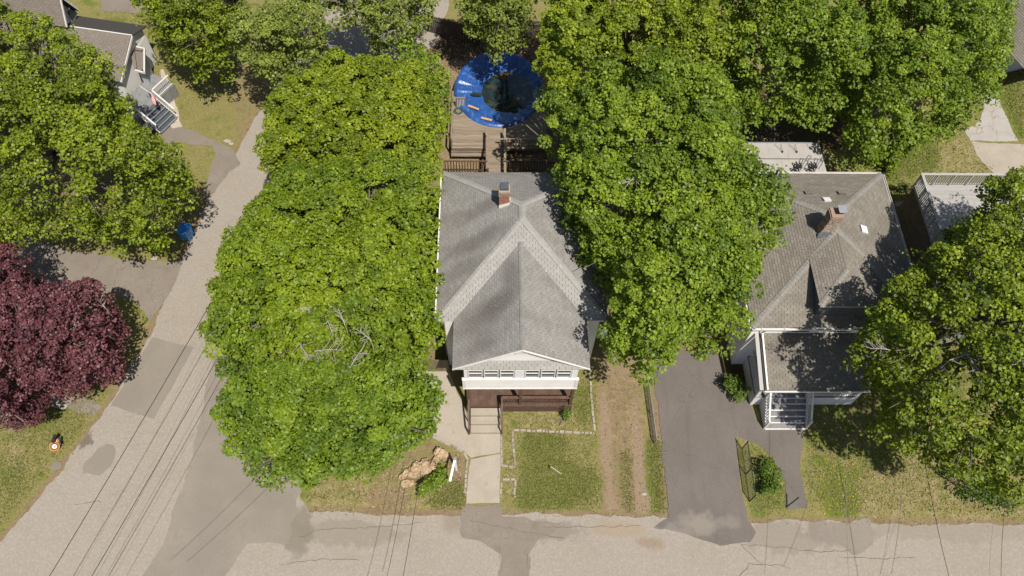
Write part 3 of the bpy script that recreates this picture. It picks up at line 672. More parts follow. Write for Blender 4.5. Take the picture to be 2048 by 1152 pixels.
# gable triangle
gt = MB(); gt.prism([H1(ga0 + .9, pb + .05, pz - .1), H1(ga1 - .9, pb + .05, pz - .1), H1(gm, pb + .05, gz_ - .12)], .1, H1.v); gt_o = obj('gable_wall', gt, 'white_siding', hs)
def gtrim(z):
    t = (z - pz + .1) / (gz_ - .12 - pz + .1); return (.5 * t, 1 - .5 * t)
clapboards(gt_o, H1(ga0 + .9, pb + .05), H1(ga1 - .9, pb + .05), pz - .1, gz_ - .15, -H1.v, 'white_siding', .2, top_fn=gtrim)
vt = MB(); vt.box(H1, gm - .3, gm + .3, pb - .12, pb + .05, gz_ - .85, gz_ - .42); obj('gable_vent', vt, 'white_trim', hs)
for s, g0 in ((1, ga0), (-1, ga1)):
    rk = MB(); rk.bar(H1(g0, gb + .0, EZ - .07), H1(gm, gb, gz_ - .07), .05, .12, up=H1.v); obj('rake_board', rk, 'white_trim', hs)
# eave gutters
for (p, q) in ((c00, H1(ga0 - .02, 0, EZ)), (H1(ga1 + .02, 0, EZ), c10)):
    f = MB(); f.bar(p + Vector((0, .03, -.09)), q + Vector((0, .03, -.09)), .04, .14); obj('fascia', f, 'white_trim', hs)
gt2 = MB(); gt2.bar(c01 - H1.u * .05 + Vector((0, 0, -.09)), c00 - H1.u * .05 + Vector((0, 0, -.09)), .08, .02); gt2.bar(c01 - H1.u * .1 + Vector((0, 0, -.05)), c00 - H1.u * .1 + Vector((0, 0, -.05)), .02, .09); obj('gutter', gt2, 'white_trim', hs)
ds = MB(); ds.tube([c00 + H1.v * .6 + Vector((0, 0, -.1)), H1(.3, .5, 4.8), H1(.3, .5, .3)], .05, 6); obj('downspout', ds, 'white_trim', hs)
# upper enclosed porch
ua0, ua1 = 1.4, 7.2; wb_ = -2.7
up = MB(); up.box(H1, ua0 + .04, ua1 - .04, wb_ + .1, 0.05, 3.3, 5.5); up_o = obj('upper_porch_wall', up, 'white_siding', hs)
clapboards(up_o, H1(ua0 + .04, .05), H1(ua0 + .04, wb_ + .1), 3.3, 5.45, -H1.u, 'white_siding', .2)
clapboards(up_o, H1(ua1 - .04, wb_ + .1), H1(ua1 - .04, .05), 3.3, 5.45, H1.u, 'white_siding', .2)
# parapet of three wide boards with a sill
par = MB(); par.box(H1, ua0 - .04, ua1 + .04, -2.79, wb_, 3.4, 4.46); par_o = obj('parapet', par, 'white_siding', hs)
clapboards(par_o, H1(ua0 - .04, -2.8), H1(ua1 + .04, -2.8), 3.48, 4.46, -H1.v, 'white_siding', .245)
s = MB(); s.box(H1, ua0 - .08, ua1 + .08, -2.83, wb_ + .02, 4.462, 4.5); obj('sill', s, 'white_trim', par_o)
s = MB(); s.box(H1, ua0 - .07, ua1 + .07, -2.86, -2.7, 3.36, 3.46); obj('skirt_board', s, 'white_trim', par_o)
for a0, a1 in ((ua0 - .06, ua0 + .1), (ua1 - .1, ua1 + .06)):
    s = MB(); s.box(H1, a0, a1, -2.845, -2.7, 3.462, 4.46); obj('corner_board', s, 'white_trim', par_o)
wx = [1.64 + i * .8 for i in range(3)] + [4.5 + i * .8 for i in range(3)]
for i, a in enumerate(wx):
    w_ = MB(); z0, z1, bb = 4.54, 5.5, wb_ - .0
    for (x0, x1, zz0, zz1) in ((a, a + .05, z0, z1), (a + .68, a + .73, z0, z1), (a + .05, a + .68, z1 - .05, z1), (a + .05, a + .68, z0, z0 + .05)):
        w_.box(H1, x0, x1, bb - .05, bb + .06, zz0, zz1)
    wo_ = obj('window', w_, 'white_trim', hs)
    g_ = MB(); g_.box(H1, a + .05, a + .68, bb, bb + .015, z0 + .05, z1 - .05); obj('pane', g_, 'glass', wo_)
    g_ = MB(); g_.box(H1, a + .05, a + .68, bb - .035, bb - .002, z0 + .5, z0 + .56); obj('meeting_rail', g_, 'white_trim', wo_)
for (x0, x1) in ((3.99, 4.48), (ua0 + .04, 1.62), (6.85, ua1 - .04)):
    pn = MB(); pn.box(H1, x0, x1, wb_ - .04, wb_ + .05, 4.52, 5.5); obj('wall_panel', pn, 'white_siding', hs)
# open porch
FZ = .85
pf = MB(); pf.box(H1, 1.5, 7.2, -2.7, .05, .3, FZ - .03); pfo = obj('porch_floor', pf, 'brown_paint', hs)
a = 1.5
while a < 7.25:
    m_ = MB(); m_.box(H1, a, a + .1, -2.76, .04, FZ - .03, FZ); obj('floor_board', m_, 'brown_paint', pfo); a += .107
m_ = MB(); m_.box(H1, 1.46, 7.24, -2.8, -2.7, .05, .82); obj('porch_skirt', m_, 'brown_paint', hs)
for a in (1.58, 4.38, 7.12):
    m_ = MB(); m_.box(H1, a - .08, a + .08, -2.74, -2.58, FZ, 3.36); obj('porch_post', m_, 'brown_paint', hs)
ra0, ra1 = 3.42, 7.05
rl = MB(); rl.box(H1, ra0, ra1, -2.74, -2.58, 1.72, 1.78); rl_o = obj('porch_railing', rl, 'brown_paint', hs)
m_ = MB(); m_.box(H1, ra0, ra1, -2.69, -2.63, .95, 1.01); obj('bottom_rail', m_, 'brown_paint', rl_o)
a = ra0 + .1
while a < ra1:
    m_ = MB(); m_.box(H1, a, a + .045, -2.68, -2.64, 1.01, 1.72); obj('baluster', m_, 'brown_paint', rl_o); a += .13
m_ = MB(); m_.box(H1, 3.34, 3.44, -2.78, -2.62, FZ, 1.85); obj('newel_post', m_, 'brown_paint', hs)
# concrete steps
for i in range(3):
    m_ = MB(); m_.box(H1, 1.68, 3.3, -2.83 - .42 * (i + 1), -2.83 - .42 * i - .002, 0.0, FZ - .2 * (i + 1)); obj('step', m_, 'concrete', hs)
for a, bz in ((1.6, 0), (3.38, 0)):
    m_ = MB(); m_.bar(H1(a, -2.75, 1.78), H1(a, -4.15, .95), .09, .09); m_.bar(H1(a, -4.1, 0), H1(a, -4.1, .98), .08); m_.bar(H1(a, -3.5, .35), H1(a, -3.5, 1.3), .05)
    obj('handrail', m_, 'brown_paint', hs)
# front wall of the ground floor with door and window, lamp
d = MB(); d.box(H1, 2.0, 3.0, -.02, .06, FZ, FZ + 2.0); do = obj('door', d, 'white_trim', hs); d = MB(); d.box(H1, 2.88, 2.94, -.06, -.02, 1.8, 1.9); obj('handle', d, 'black_metal', do)
w_ = MB(); w_.box(H1, 4.4, 6.2, -.03, .06, 1.7, 3.0); wo_ = obj('window', w_, 'white_trim', hs); w_ = MB(); w_.box(H1, 4.48, 6.12, -.05, -.03, 1.78, 2.92); obj('pane', w_, 'glass', wo_)
# chimney
ca, cb = 3.47, 5.85
ch = MB(); ch.box(H1, ca - .25, ca + .25, cb - .25, cb + .25, 6.0, 9.0); cho = obj('chimney', ch, 'mortar', hs, label='red brick chimney with dark square flue cap')
bricks(cho, H1, ca - .26, ca + .26, cb - .26, cb + .26, 7.3, 8.7, 'brick_red')
bricks(cho, H1, ca - .29, ca + .29, cb - .29, cb + .29, 8.7, 9.0, 'brick_buff')
m_ = MB(); m_.box(H1, ca - .28, ca + .28, cb - .28, cb + .28, 9.0, 9.04); obj('chimney_crown', m_, 'brick_buff', cho)
m_ = MB(); m_.box(H1, ca - .22, ca + .22, cb - .16, cb + .27, 9.04, 9.2); obj('flue_cap', m_, 'slate_metal', cho)
fl = MB(); fz = lambda a: EZ + sl * a
fl.prism([H1(ca - .28, cb - .3, fz(ca - .28) + .03), H1(ca + .28, cb - .3, fz(ca + .28) + .03), H1(ca + .28, cb - .275, fz(ca + .28) + .2), H1(ca - .28, cb - .275, fz(ca - .28) + .3)], .05)
fl.box(H1, ca + .275, ca + .31, cb - .26, cb + .3, fz(ca), fz(ca) + .55); obj('flashing', fl, 'render_white', cho)
# satellite dish on the east wall
sdish = thing('satellite_dish', 'white oval satellite dish beside the east wall of the middle house', 'satellite dish', P(1206, 678, 3.2))
dm = MB(); c = P(1206, 668, 3.4); nrm = Vector((.45, -.75, .5)).normalized(); tx = nrm.cross(Vector((0, 0, 1))).normalized(); ty = tx.cross(nrm)
ring = []; K = 20
dm.v.append(tuple(c - nrm * .1))
for rr, off in ((.18, -.06), (.31, 0)):
    for j in range(K):
        a = 2 * math.pi * j / K; dm.v.append(tuple(c + tx * math.cos(a) * rr * .85 + ty * math.sin(a) * rr * 1.05 + nrm * off))
for j in range(K):
    dm.f.append((0, 1 + j, 1 + (j + 1) % K)); dm.f.append((1 + j, 1 + K + j, 1 + K + (j + 1) % K, 1 + (j + 1) % K))
obj('dish', dm, 'white_plastic', sdish, smooth=True)
m_ = MB(); m_.tube([c - nrm * .1, c - nrm * .25 - Vector((.35, 0, .3))], .025); m_.tube([c - ty * .35, c + nrm * .4 - ty * .2], .012); m_.bar(c + nrm * .36 - ty * .2, c + nrm * .48 - ty * .18, .08); obj('mount_arm', m_, 'grey_metal', sdish)

# wooden side fence west of the house
ff = thing('wood_fence', 'weathered board fence closing the gap left of the middle house', 'fence', P(873, 742, 0))
a0, a1 = P(846, 743, 0), P(899, 743, 0); n = 13
for i in range(n):
    p = a0.lerp(a1, i / n); q = a0.lerp(a1, (i + .92) / n); hh = 1.55 + random.uniform(-.04, .04)
    m_ = MB(); m_.hexa([p, q, q + Vector((0, .025, 0)), p + Vector((0, .025, 0))] + [w + Vector((0, 0, hh)) for w in (p, q, q + Vector((0, .025, 0)), p + Vector((0, .025, 0)))]); obj('fence_board', m_, 'fence_wood', ff)
m_ = MB(); m_.bar(a0 + Vector((0, .06, 1.2)), a1 + Vector((0, .06, 1.2)), .05, .09); m_.bar(a0 + Vector((0, .06, .4)), a1 + Vector((0, .06, .4)), .05, .09); obj('rail', m_, 'fence_wood', ff)

# ------------------------------------------------------------ house on the right
EZ = 5.3
s1 = P(1505, 655, 5.3)
H2 = Frame(s1, U); W2, D2 = 9.25, 10.07; AZ2 = 7.55; sl2 = (AZ2 - EZ) / 4.62
h2 = thing('house', 'white house with brownish hip roof, small dormer and white front stairs, at right', 'house', H2(4.6, 5, 0))
wl2 = MB(); wl2.box(H2, .32, 8.9, .34, 9.7, 0, 5.15); wl2o = obj('wall', wl2, 'white_siding', h2)
clapboards(wl2o, H2(.32, .34), H2(8.9, .34), .2, 5.1, -H2.v, 'white_siding', .11)
clapboards(wl2o, H2(.32, 9.7), H2(.32, .34), .2, 5.1, -H2.u, 'white_siding', .11)
c00, c10, c11, c01 = H2(0, 0, EZ), H2(W2, 0, EZ), H2(W2, D2, EZ), H2(0, D2, EZ); rs, rn = H2(4.62, 4.62, AZ2), H2(4.62, 5.5, AZ2)
roof = MB()
for f in ((c00, c10, rs), (c10, c11, rn, rs), (c11, c01, rn), (c01, c00, rs, rn)): roof.poly(f)
roof.poly([H2(.1, .1, 5.16), H2(9.1, .1, 5.16), H2(9.1, 9.9, 5.16), H2(.1, 9.9, 5.16)])
r2 = obj('roof', roof, 'roof_felt', h2)
shingles(r2, [c00, c10, rs], 'shingle_brown', n_single=150); shingles(r2, [c10, c11, rn, rs], 'shingle_brown', n_single=0)
shingles(r2, [c11, c01, rn], 'shingle_brown', n_single=0); shingles(r2, [c01, c00, rs, rn], 'shingle_brown', n_single=150)
for a, b in ((c00, rs), (c10, rs), (c11, rn), (c01, rn), (rs, rn)): caps(r2, a, b, 'shingle_brown_cap')
for (p, q, off) in ((c00, c10, -H2.v), (c01, c00, -H2.u), (c10, c11, H2.u), (c11, c01, H2.v)):
    m_ = MB(); m_.bar(p + off * .07 + Vector((0, 0, -.1)), q + off * .07 + Vector((0, 0, -.1)), .12, .02); m_.bar(p + off * .13 + Vector((0, 0, -.05)), q + off * .13 + Vector((0, 0, -.05)), .02, .1); obj('gutter', m_, 'white_trim', h2)
for a in (.5, 1.7, 2.9, 4.1):
    m_ = MB(); m_.bar(H2(a, -.0, EZ - .01), H2(a, -.15, EZ - .01), .03, .02); obj('gutter_strap', m_, 'white_trim', h2)
# window seen above the porch roof, side window
for (a0, a1, z0, z1) in ((2.35, 3.4, 4.2, 4.95), (4.6, 5.6, 4.2, 4.95)):
    w_ = MB(); w_.box(H2, a0, a1, .28, .34, z0, z1); wo_ = obj('window', w_, 'white_trim', h2); w_ = MB(); w_.box(H2, a0 + .07, a1 - .07, .26, .28, z0 + .07, z1 - .07); obj('pane', w_, 'glass', wo_)
for b0 in (2.1, 5.2):
    w_ = MB(); w_.box(H2, .26, .32, b0, b0 + .9, 1.7, 3.0); wo_ = obj('window', w_, 'white_trim', h2); w_ = MB(); w_.box(H2, .24, .26, b0 + .08, b0 + .82, 1.78, 2.92); obj('pane', w_, 'glass', wo_)
# dormer on the front slope: hip roofed, low
dz = 6.86; dm_a0, dm_a1 = 3.08, 6.1; zf = lambda b: EZ + sl2 * b
dmr = MB(); E0, E1 = H2(dm_a0, .42, dz), H2(dm_a1, .42, dz); dA = H2(4.58, 2.15, 7.5)
B0, B1 = H2(dm_a0, (dz - EZ) / sl2, dz), H2(dm_a1, (dz - EZ) / sl2, dz); dT = H2(4.58, 4.5, 7.5)
wd = MB(); wd.hexa([H2(3.25, .55, 5.5), H2(5.93, .55, 5.5), H2(5.93, 3.2, 6.3), H2(3.25, 3.2, 6.3), H2(3.25, .55, dz - .03), H2(5.93, .55, dz - .03), H2(5.93, 3.2, dz - .03), H2(3.25, 3.2, dz - .03)])
do2 = obj('dormer', wd, 'slate_metal', h2)
for f in ((E0, E1, dA), (E1, B1, dT, dA), (B0, E0, dA, dT)): dmr.poly(f)
dmo = obj('dormer_roof', dmr, 'roof_felt', do2)
for f in ([E0, E1, dA], [E1, B1, dT, dA], [B0, E0, dA, dT]):
    mb = MB(); pass
# the dormer's own shingles are children of the dormer
shingles(do2, [E0, E1, dA], 'shingle_brown'); shingles(do2, [E1, B1, dT, dA], 'shingle_brown'); shingles(do2, [B0, E0, dA, dT], 'shingle_brown')
m_ = MB(); m_.bar(E0 + Vector((0, -.02, -.05)), E1 + Vector((0, -.02, -.05)), .04, .08); obj('dormer_fascia', m_, 'grey_paint', do2)
caps(do2, E0, dA, 'shingle_brown_cap', .13)
# leaning chimney
chb = H2(3.95, 4.8, 6.9); cht = H2(4.12, 4.75, 9.0)
cr = Frame(H2(0, 0), U)
cm = MB(); k = 26; ax = .26
def lean(z): t = (z - 6.6) / 2.4; return .12 * t, -.0 * t
for i in range(3):
    pass
def shift_frame(dx, dy):
    def f(a, b, z): 
        w = H2(a, b, z); return w + U * dx
    return f
cc = MB(); cc.hexa([H2(3.7, 4.55, 6.4), H2(4.22, 4.55, 6.4), H2(4.22, 5.07, 6.4), H2(3.7, 5.07, 6.4), H2(3.86, 4.52, 8.75), H2(4.38, 4.52, 8.75), H2(4.38, 5.04, 8.75), H2(3.86, 5.04, 8.75)])
c2o = obj('chimney', cc, 'mortar', h2, label='tall buff and red brick chimney with a metal cap')
bm = MB(); z = 7.05; kk = 0
while z < 8.75:
    t = (z - 6.4) / 2.35; off = .16 * t + (.0 if z < 8.3 else .0); ex = .0 if z < 8.35 else .04
    a0, a1, b0, b1 = 3.69 + off - ex, 4.23 + off + ex, 4.54 - ex - .03 * t, 5.08 + ex - .03 * t
    for side in range(4):
        A0, A1 = (a0, a1) if side % 2 == 0 else (b0, b1); x = A0 - (.105 if kk % 2 else 0)
        while x < A1:
            q0, q1 = max(x, A0) + .004, min(x + .198, A1) - .004
            if q1 - q0 > .03:
                pr = random.uniform(.004, .03)
                if side == 0: bm.box(H2, q0, q1, b0 - pr, b0 + .03, z, z + .062)
                elif side == 2: bm.box(H2, q0, q1, b1 - .03, b1 + pr, z, z + .062)
                elif side == 1: bm.box(H2, a1 - .03, a1 + pr, q0, q1, z, z + .062)
                else: bm.box(H2, a0 - pr, a0 + .03, q0, q1, z, z + .062)
            x += .21
    z += .075; kk += 1
obj('brick_courses', bm, 'brick_buff', c2o, kind='stuff')
m_ = MB(); m_.box(H2, 3.83, 4.46, 4.47, 5.1, 8.76, 8.84); obj('chimney_crown', m_, 'brick_buff', c2o)
m_ = MB(); m_.tube([H2(4.28, 4.78, 8.84), H2(4.28, 4.78, 9.1)], .1, 10); obj('flue', m_, 'black_metal', c2o)
m_ = MB(); m_.prism([H2(4.1, 4.55, 9.16), H2(4.52, 4.55, 9.16), H2(4.5, 5.0, 9.2), H2(4.08, 5.0, 9.2)], .03); obj('rain_cap', m_, 'grey_metal', c2o)
fl = MB(); zw = lambda a: EZ + sl2 * a
fl.prism([H2(3.62, 4.36, zw(3.62) + .04), H2(4.3, 4.36, zw(4.3) + .04), H2(4.25, 4.55, zw(4.2) + .22), H2(3.68, 4.55, zw(3.7) + .22)], .03); obj('flashing', fl, 'slate_metal', c2o)
# roof vents and skylights
znb = lambda b: EZ + sl2 * (D2 - b)
def vent(a, b, w, h, zf_, mat, hh=.16, nm='roof_vent'):
    v_ = MB(); v_.hexa([H2(a, b, zf_(b) - .02), H2(a + w, b, zf_(b) - .02), H2(a + w, b + h, zf_(b + h) - .02), H2(a, b + h, zf_(b + h) - .02), H2(a, b, zf_(b) + hh), H2(a + w, b, zf_(b) + hh), H2(a + w, b + h * .9, zf_(b + h) + hh), H2(a, b + h * .9, zf_(b + h) + hh)]); return obj(nm, v_, mat, h2)
vent(3.85, 7.65, .38, .34, znb, 'shingle_brown'); vent(5.72, 7.65, .38, .34, znb, 'shingle_brown')
vent(4.62, 6.9, .38, .4, znb, 'white_plastic')
v_ = MB(); zea = lambda a: EZ + sl2 * (W2 - a); v_.hexa([H2(6.3, 5.0, zea(6.3) + .0), H2(6.7, 5.0, zea(6.7)), H2(6.7, 5.42, zea(6.7)), H2(6.3, 5.42, zea(6.3)), H2(6.3, 5.0, zea(6.3) + .12), H2(6.7, 5.0, zea(6.7) + .12), H2(6.7, 5.42, zea(6.7) + .12), H2(6.3, 5.42, zea(6.3) + .12)]); obj('roof_vent', v_, 'white_plastic', h2)
m_ = MB(); m_.tube([H2(2.85, 9.75, 5.2), H2(2.85, 9.75, 6.0)], .07, 8); obj('vent_pipe', m_, 'black_metal', h2)
# flat rear roof
frp = [H2(1.5, 9.6, 3.38), H2(7.05, 9.6, 3.38), H2(7.1, 14.05, 3.28), H2(1.5, 14.05, 3.28)]
m_ = MB(); m_.prism(frp, .18); fr_o = obj('flat_roof', m_, 'membrane', h2, label='pale flat membrane roof over the back porch')
for b in (11.65, 12.78):
    m_ = MB(); m_.bar(H2(1.5, b, 3.385 - .0225 * (b - 9.6)), H2(7.08, b, 3.385 - .0225 * (b - 9.6)), .05, .03); obj('membrane_seam', m_, 'seam', fr_o)
m_ = MB(); m_.box(H2, 1.5, 7.12, 14.05, 14.12, 3.1, 3.32); obj('drip_edge', m_, 'grey_metal', fr_o)
m_ = MB(); m_.box(H2, 1.8, 6.9, 9.7, 13.8, 0, 3.1); obj('rear_wall', m_, 'white_siding', h2)
for a in (4.6, 5.5, 6.62):
    m_ = MB(); m_.tube([H2(a, 13.3, 3.3), H2(a, 13.3, 3.42)], .05, 8); m_.tube([H2(a, 13.3, 3.4), H2(a, 13.9, 3.42)], .012, 4); m_.tube([H2(a, 13.3, 3.4), H2(a - .38, 13.9, 3.42)], .012, 4); obj('cable_anchor', m_, 'black_metal', fr_o)
# wheeled carts parked on the flat roof
def torus(mb, c, ax, R, r, K=14, k=5):
    c = Vector(c); ax = Vector(ax).normalized(); u = ax.cross(Vector((0, 0, 1)))
    u = u.normalized() if u.length > .1 else Vector((1, 0, 0)); v = ax.cross(u); b = len(mb.v)
    for i in range(K):
        t = 2 * math.pi * i / K; d = u * math.cos(t) + v * math.sin(t)
        for j in range(k):
            s_ = 2 * math.pi * j / k; mb.v.append(tuple(c + d * (R + r * math.cos(s_)) + ax * r * math.sin(s_)))
    for i in range(K):
        for j in range(k):
            mb.f.append((b + i * k + j, b + ((i + 1) % K) * k + j, b + ((i + 1) % K) * k + (j + 1) % k, b + i * k + (j + 1) % k))
for (px, lab, hc) in ((1592, 'black four wheeled push cart with blue grey handle on the flat roof, the left one', 'slate_metal'), (1622, 'black four wheeled push cart at the right corner of the flat roof', 'black_metal')):
    o_ = P(px, 341, 3.45); F3 = Frame(o_, U); t_ = thing('push_cart', lab, 'cart', F3(0, 0, 3.4), 'carts on the flat roof')
    for (a, b) in ((-.12, 0), (.12, -.12), (.1, .42), (.32, .34)):
        m_ = MB(); torus(m_, F3(a, b, 3.58), Vector((.75, .2, .6)), .15, .035); w_ = obj('wheel', m_, 'tyre', t_)
        m_ = MB(); m_.tube([F3(a - .03, b, 3.56), F3(a + .03, b, 3.6)], .05, 8); obj('hub', m_, 'grey_metal', w_)
    m_ = MB(); m_.bar(F3(-.05, 0, 3.6), F3(.35, .42, 3.62), .05); m_.bar(F3(.12, -.1, 3.6), F3(.1, .42, 3.62), .05); m_.bar(F3(.0, .2, 3.62), F3(.35, .12, 3.62), .16, .1); obj('frame', m_, 'black_metal', t_)
    m_ = MB(); m_.tube([F3(.25, .05, 3.62), F3(.55, .5, 3.95), F3(.72, .72, 4.05)], .022, 6); m_.tube([F3(.4, -.02, 3.62), F3(.7, .42, 3.95), F3(.86, .62, 4.05)], .022, 6); m_.tube([F3(.72, .72, 4.05), F3(.86, .62, 4.05)], .02, 6); m_.tube([F3(.5, .44, 3.9), F3(.66, .36, 3.9)], .03, 6); obj('handle', m_, hc, t_)
# front porch
prA = [H2(.78, -2.66, 3.3), H2(6.35, -2.66, 3.3), H2(6.35, .3, 4.05), H2(.78, .3, 4.05)]
m_ = MB(); m_.prism(prA, .12); pr_o = obj('porch_roof', m_, 'roof_felt', h2); shingles(pr_o, [prA[0] + H2.u * .1, prA[1], prA[2], prA[3] + H2.u * .1], 'shingle_brown')
m_ = MB(); m_.bar(prA[0] + Vector((.14, 0, .05)), prA[3] + Vector((.14, 0, .05)), .09, .09); obj('rake_trim', m_, 'white_trim', pr_o)
m_ = MB(); m_.bar(prA[0] + Vector((-.15, 0, -.02)), prA[3] + Vector((-.15, 0, -.02)), .2, .05); obj('rake_board', m_, 'grey_paint', pr_o)
m_ = MB(); m_.bar(prA[0] + Vector((0, -.08, -.03)), prA[1] + Vector((0, -.08, -.03)), .1, .03); m_.bar(prA[0] + Vector((0, -.13, .01)), prA[1] + Vector((0, -.13, .01)), .02, .1); obj('gutter', m_, 'white_trim', pr_o)
PZ = 1.15; pa0, pa1, pbf = .95, 6.75, -2.2
m_ = MB(); m_.box(H2, pa0 + .02, pa1 - .02, pbf + .02, .3, .05, PZ - .05); obj('porch_base', m_, 'white_siding', h2)
m_ = MB(); m_.box(H2, pa0, pa1, pbf, .31, PZ - .05, PZ); obj('porch_floor', m_, 'step_grey', h2)
for a in (pa0 + .1, 3.85, pa1 - .12):
    m_ = MB(); m_.box(H2, a - .08, a + .08, pbf + .02, pbf + .18, PZ, 3.2); obj('porch_post', m_, 'white_trim', h2)
m_ = MB(); m_.box(H2, .9, 6.4, pbf + .0, pbf + .2, 3.0, 3.2); obj('porch_beam', m_, 'white_trim', h2)
def railing(par, p, q, z0, z1, mat, name='railing', step=.13, w=.04, zz=None):
    """p,q ground points; z0/z1 = lower and upper height at both ends"""
    p = Vector(p); q = Vector(q); za0, za1 = z0; zb0, zb1 = z1
    m_ = MB(); m_.bar(Vector((p.x, p.y, zb0)), Vector((q.x, q.y, zb1)), .09, .045); ro = obj(name, m_, mat, par)
    m_ = MB(); m_.bar(Vector((p.x, p.y, za0)), Vector((q.x, q.y, za1)), .05, .05); obj('bottom_rail', m_, mat, ro)
    L = (q - p).length; n = int(L / step)
    for i in range(1, n):
        t = i / n; x = p.lerp(q, t); m_ = MB()
        m_.bar(Vector((x.x, x.y, za0 + (za1 - za0) * t)), Vector((x.x, x.y, zb0 + (zb1 - zb0) * t)), w); obj('baluster', m_, mat, ro)
    return ro
sa0, sa1 = 1.62, 3.82; R0 = (PZ + .12,) * 2; R1 = (PZ + .95,) * 2
railing(h2, H2(pa0 + .05, .2), H2(pa0 + .05, pbf + .08), R0, R1, 'white_trim', 'porch_railing')
railing(h2, H2(sa1 + .1, pbf + .08), H2(pa1 - .1, pbf + .08), R0, R1, 'white_trim', 'porch_railing')
railing(h2, H2(pa1 - .08, pbf + .08), H2(pa1 - .08, .2), R0, R1, 'white_trim', 'porch_railing')
ns = 5; td = (3.62 - 2.2) / ns
for i in range(ns):
    zt = PZ * (1 - (i + 1) / (ns + 1)) if i < ns else 0
    zt = PZ - (i + 1) * (PZ - .06) / ns
    b1_, b0_ = pbf - td * i, pbf - td * (i + 1)
    m_ = MB(); m_.box(H2, sa0, sa1, b0_, b1_ - .002, 0, zt); st = obj('stair_step', m_, 'step_grey', h2)
    m_ = MB(); m_.box(H2, sa0 - .02, sa1 + .02, b0_ - .035, b0_ + .03, zt - .03, zt + .012); obj('nosing', m_, 'white_trim', st)
for a in (sa0 - .06, sa1 + .06):
    railing(h2, H2(a, pbf), H2(a, pbf - td * ns + .08), (PZ + .1, .22), (PZ + .92, 1.02), 'white_trim', 'stair_railing')
    for b, z0, z1 in ((pbf, PZ, PZ + 1.05), (pbf - td * ns + .05, 0, 1.12)):
        m_ = MB(); m_.box(H2, a - .05, a + .05, b - .05, b + .05, z0, z1); obj('newel_post', m_, 'white_trim', h2)
    m_ = MB(); m_.hexa([H2(a - .03, pbf, 0), H2(a + .03, pbf, 0), H2(a + .03, pbf - td * ns, 0), H2(a - .03, pbf - td * ns, 0), H2(a - .03, pbf, PZ - .05), H2(a + .03, pbf, PZ - .05), H2(a + .03, pbf - td * ns, .06), H2(a - .03, pbf - td * ns, .06)]); obj('stringer', m_, 'white_trim', h2)
m_ = MB(); m_.tube([H2(.9, -.05, 5.2), H2(.82, .2, 4.3), H2(.86, .0, 4.12)], .04, 6); obj('downspout', m_, 'white_trim', h2)

# ------------------------------------------------------------ grey roof deck at the right
B3 = Frame(P(1842, 348, 4.0), U)
hb = thing('outbuilding', 'brown brick outbuilding with railed grey deck on top, at the right edge', 'building', B3(4, -5, 0))
m_ = MB(); m_.box(B3, .1, 9, -9.5, -.1, 0, 2.9); bw = obj('wall', m_, 'mortar', hb)
bb = MB(); z = .0; k = 0
while z < 2.85:
    x = -9.5 - (.12 if k % 2 else 0)
    while x < -.1:
        bb.box(B3, .075, .12, max(x, -9.5), min(x + .225, -.1), z, z + .062); x += .24
    z += .078; k += 1
obj('brick_courses', bb, 'brick_brown', bw, kind='stuff')
b = 0
while b < 9.2:
    m_ = MB(); m_.box(B3, .0, 9.1, -b - .138, -b, 2.97, 3.0); obj('deck_board', m_, 'grey_deck', hb); b += .145
m_ = MB(); m_.box(B3, .0, 9.1, -9.4, -.0, 2.86, 2.965); obj('deck_frame', m_, 'grey_paint', hb)
r_ = railing(hb, B3(.05, -.05), B3(.05, -9.3), (3.12,) * 2, (4.0,) * 2, 'grey_paint', 'deck_railing', .15, .05)
r_ = railing(hb, B3(.1, -.05), B3(9, -.05), (3.12,) * 2, (4.0,) * 2, 'grey_paint', 'deck_railing', .15, .05)
m_ = MB(); m_.box(B3, -.02, 9.1, -.12, .04, 4.02, 4.06); m_.box(B3, -.02, .14, -9.3, -.12, 4.021, 4.061); obj('rail_cap', m_, 'grey_paint', hb)
for i in range(5):
    m_ = MB(); m_.box(B3, .0 + 1.05 * i, .1 + 1.05 * i, -.12, -.02, 3, 4.0); obj('rail_post', m_, 'grey_paint', hb)
    if i: m_ = MB(); m_.box(B3, .0, .1, -.02 - 1.05 * i - .1, -.02 - 1.05 * i, 3, 4.0); obj('rail_post', m_, 'grey_paint', hb)
# house under the big tree behind the deck
B4 = Frame(B3(3.2, -9.4), U)
h4 = thing('house', 'grey roofed house almost hidden under the big tree at the right edge', 'house', B4(5, 2, 0))
m_ = MB(); m_.box(B4, 0, 10, -4, 4, 0, 4.6); obj('wall', m_, 'white_siding', h4)
f = [B4(-.4, -4.4, 4.6), B4(10.4, -4.4, 4.6), B4(10.4, 4.4, 4.6), B4(-.4, 4.4, 4.6)]; r0, r1 = B4(-.4, 0, 6.6), B4(10.4, 0, 6.6)
m_ = MB(); m_.poly([f[0], f[1], r1, r0]); m_.poly([f[2], f[3], r0, r1]); m_.poly([f[3], f[0], r0]); m_.poly([f[1], f[2], r1]); m_.poly(f); ro = obj('roof', m_, 'roof_felt', h4)
shingles(ro, [f[0], f[1], r1, r0], 'shingle_grey'); shingles(ro, [f[2], f[3], r0, r1], 'shingle_grey')
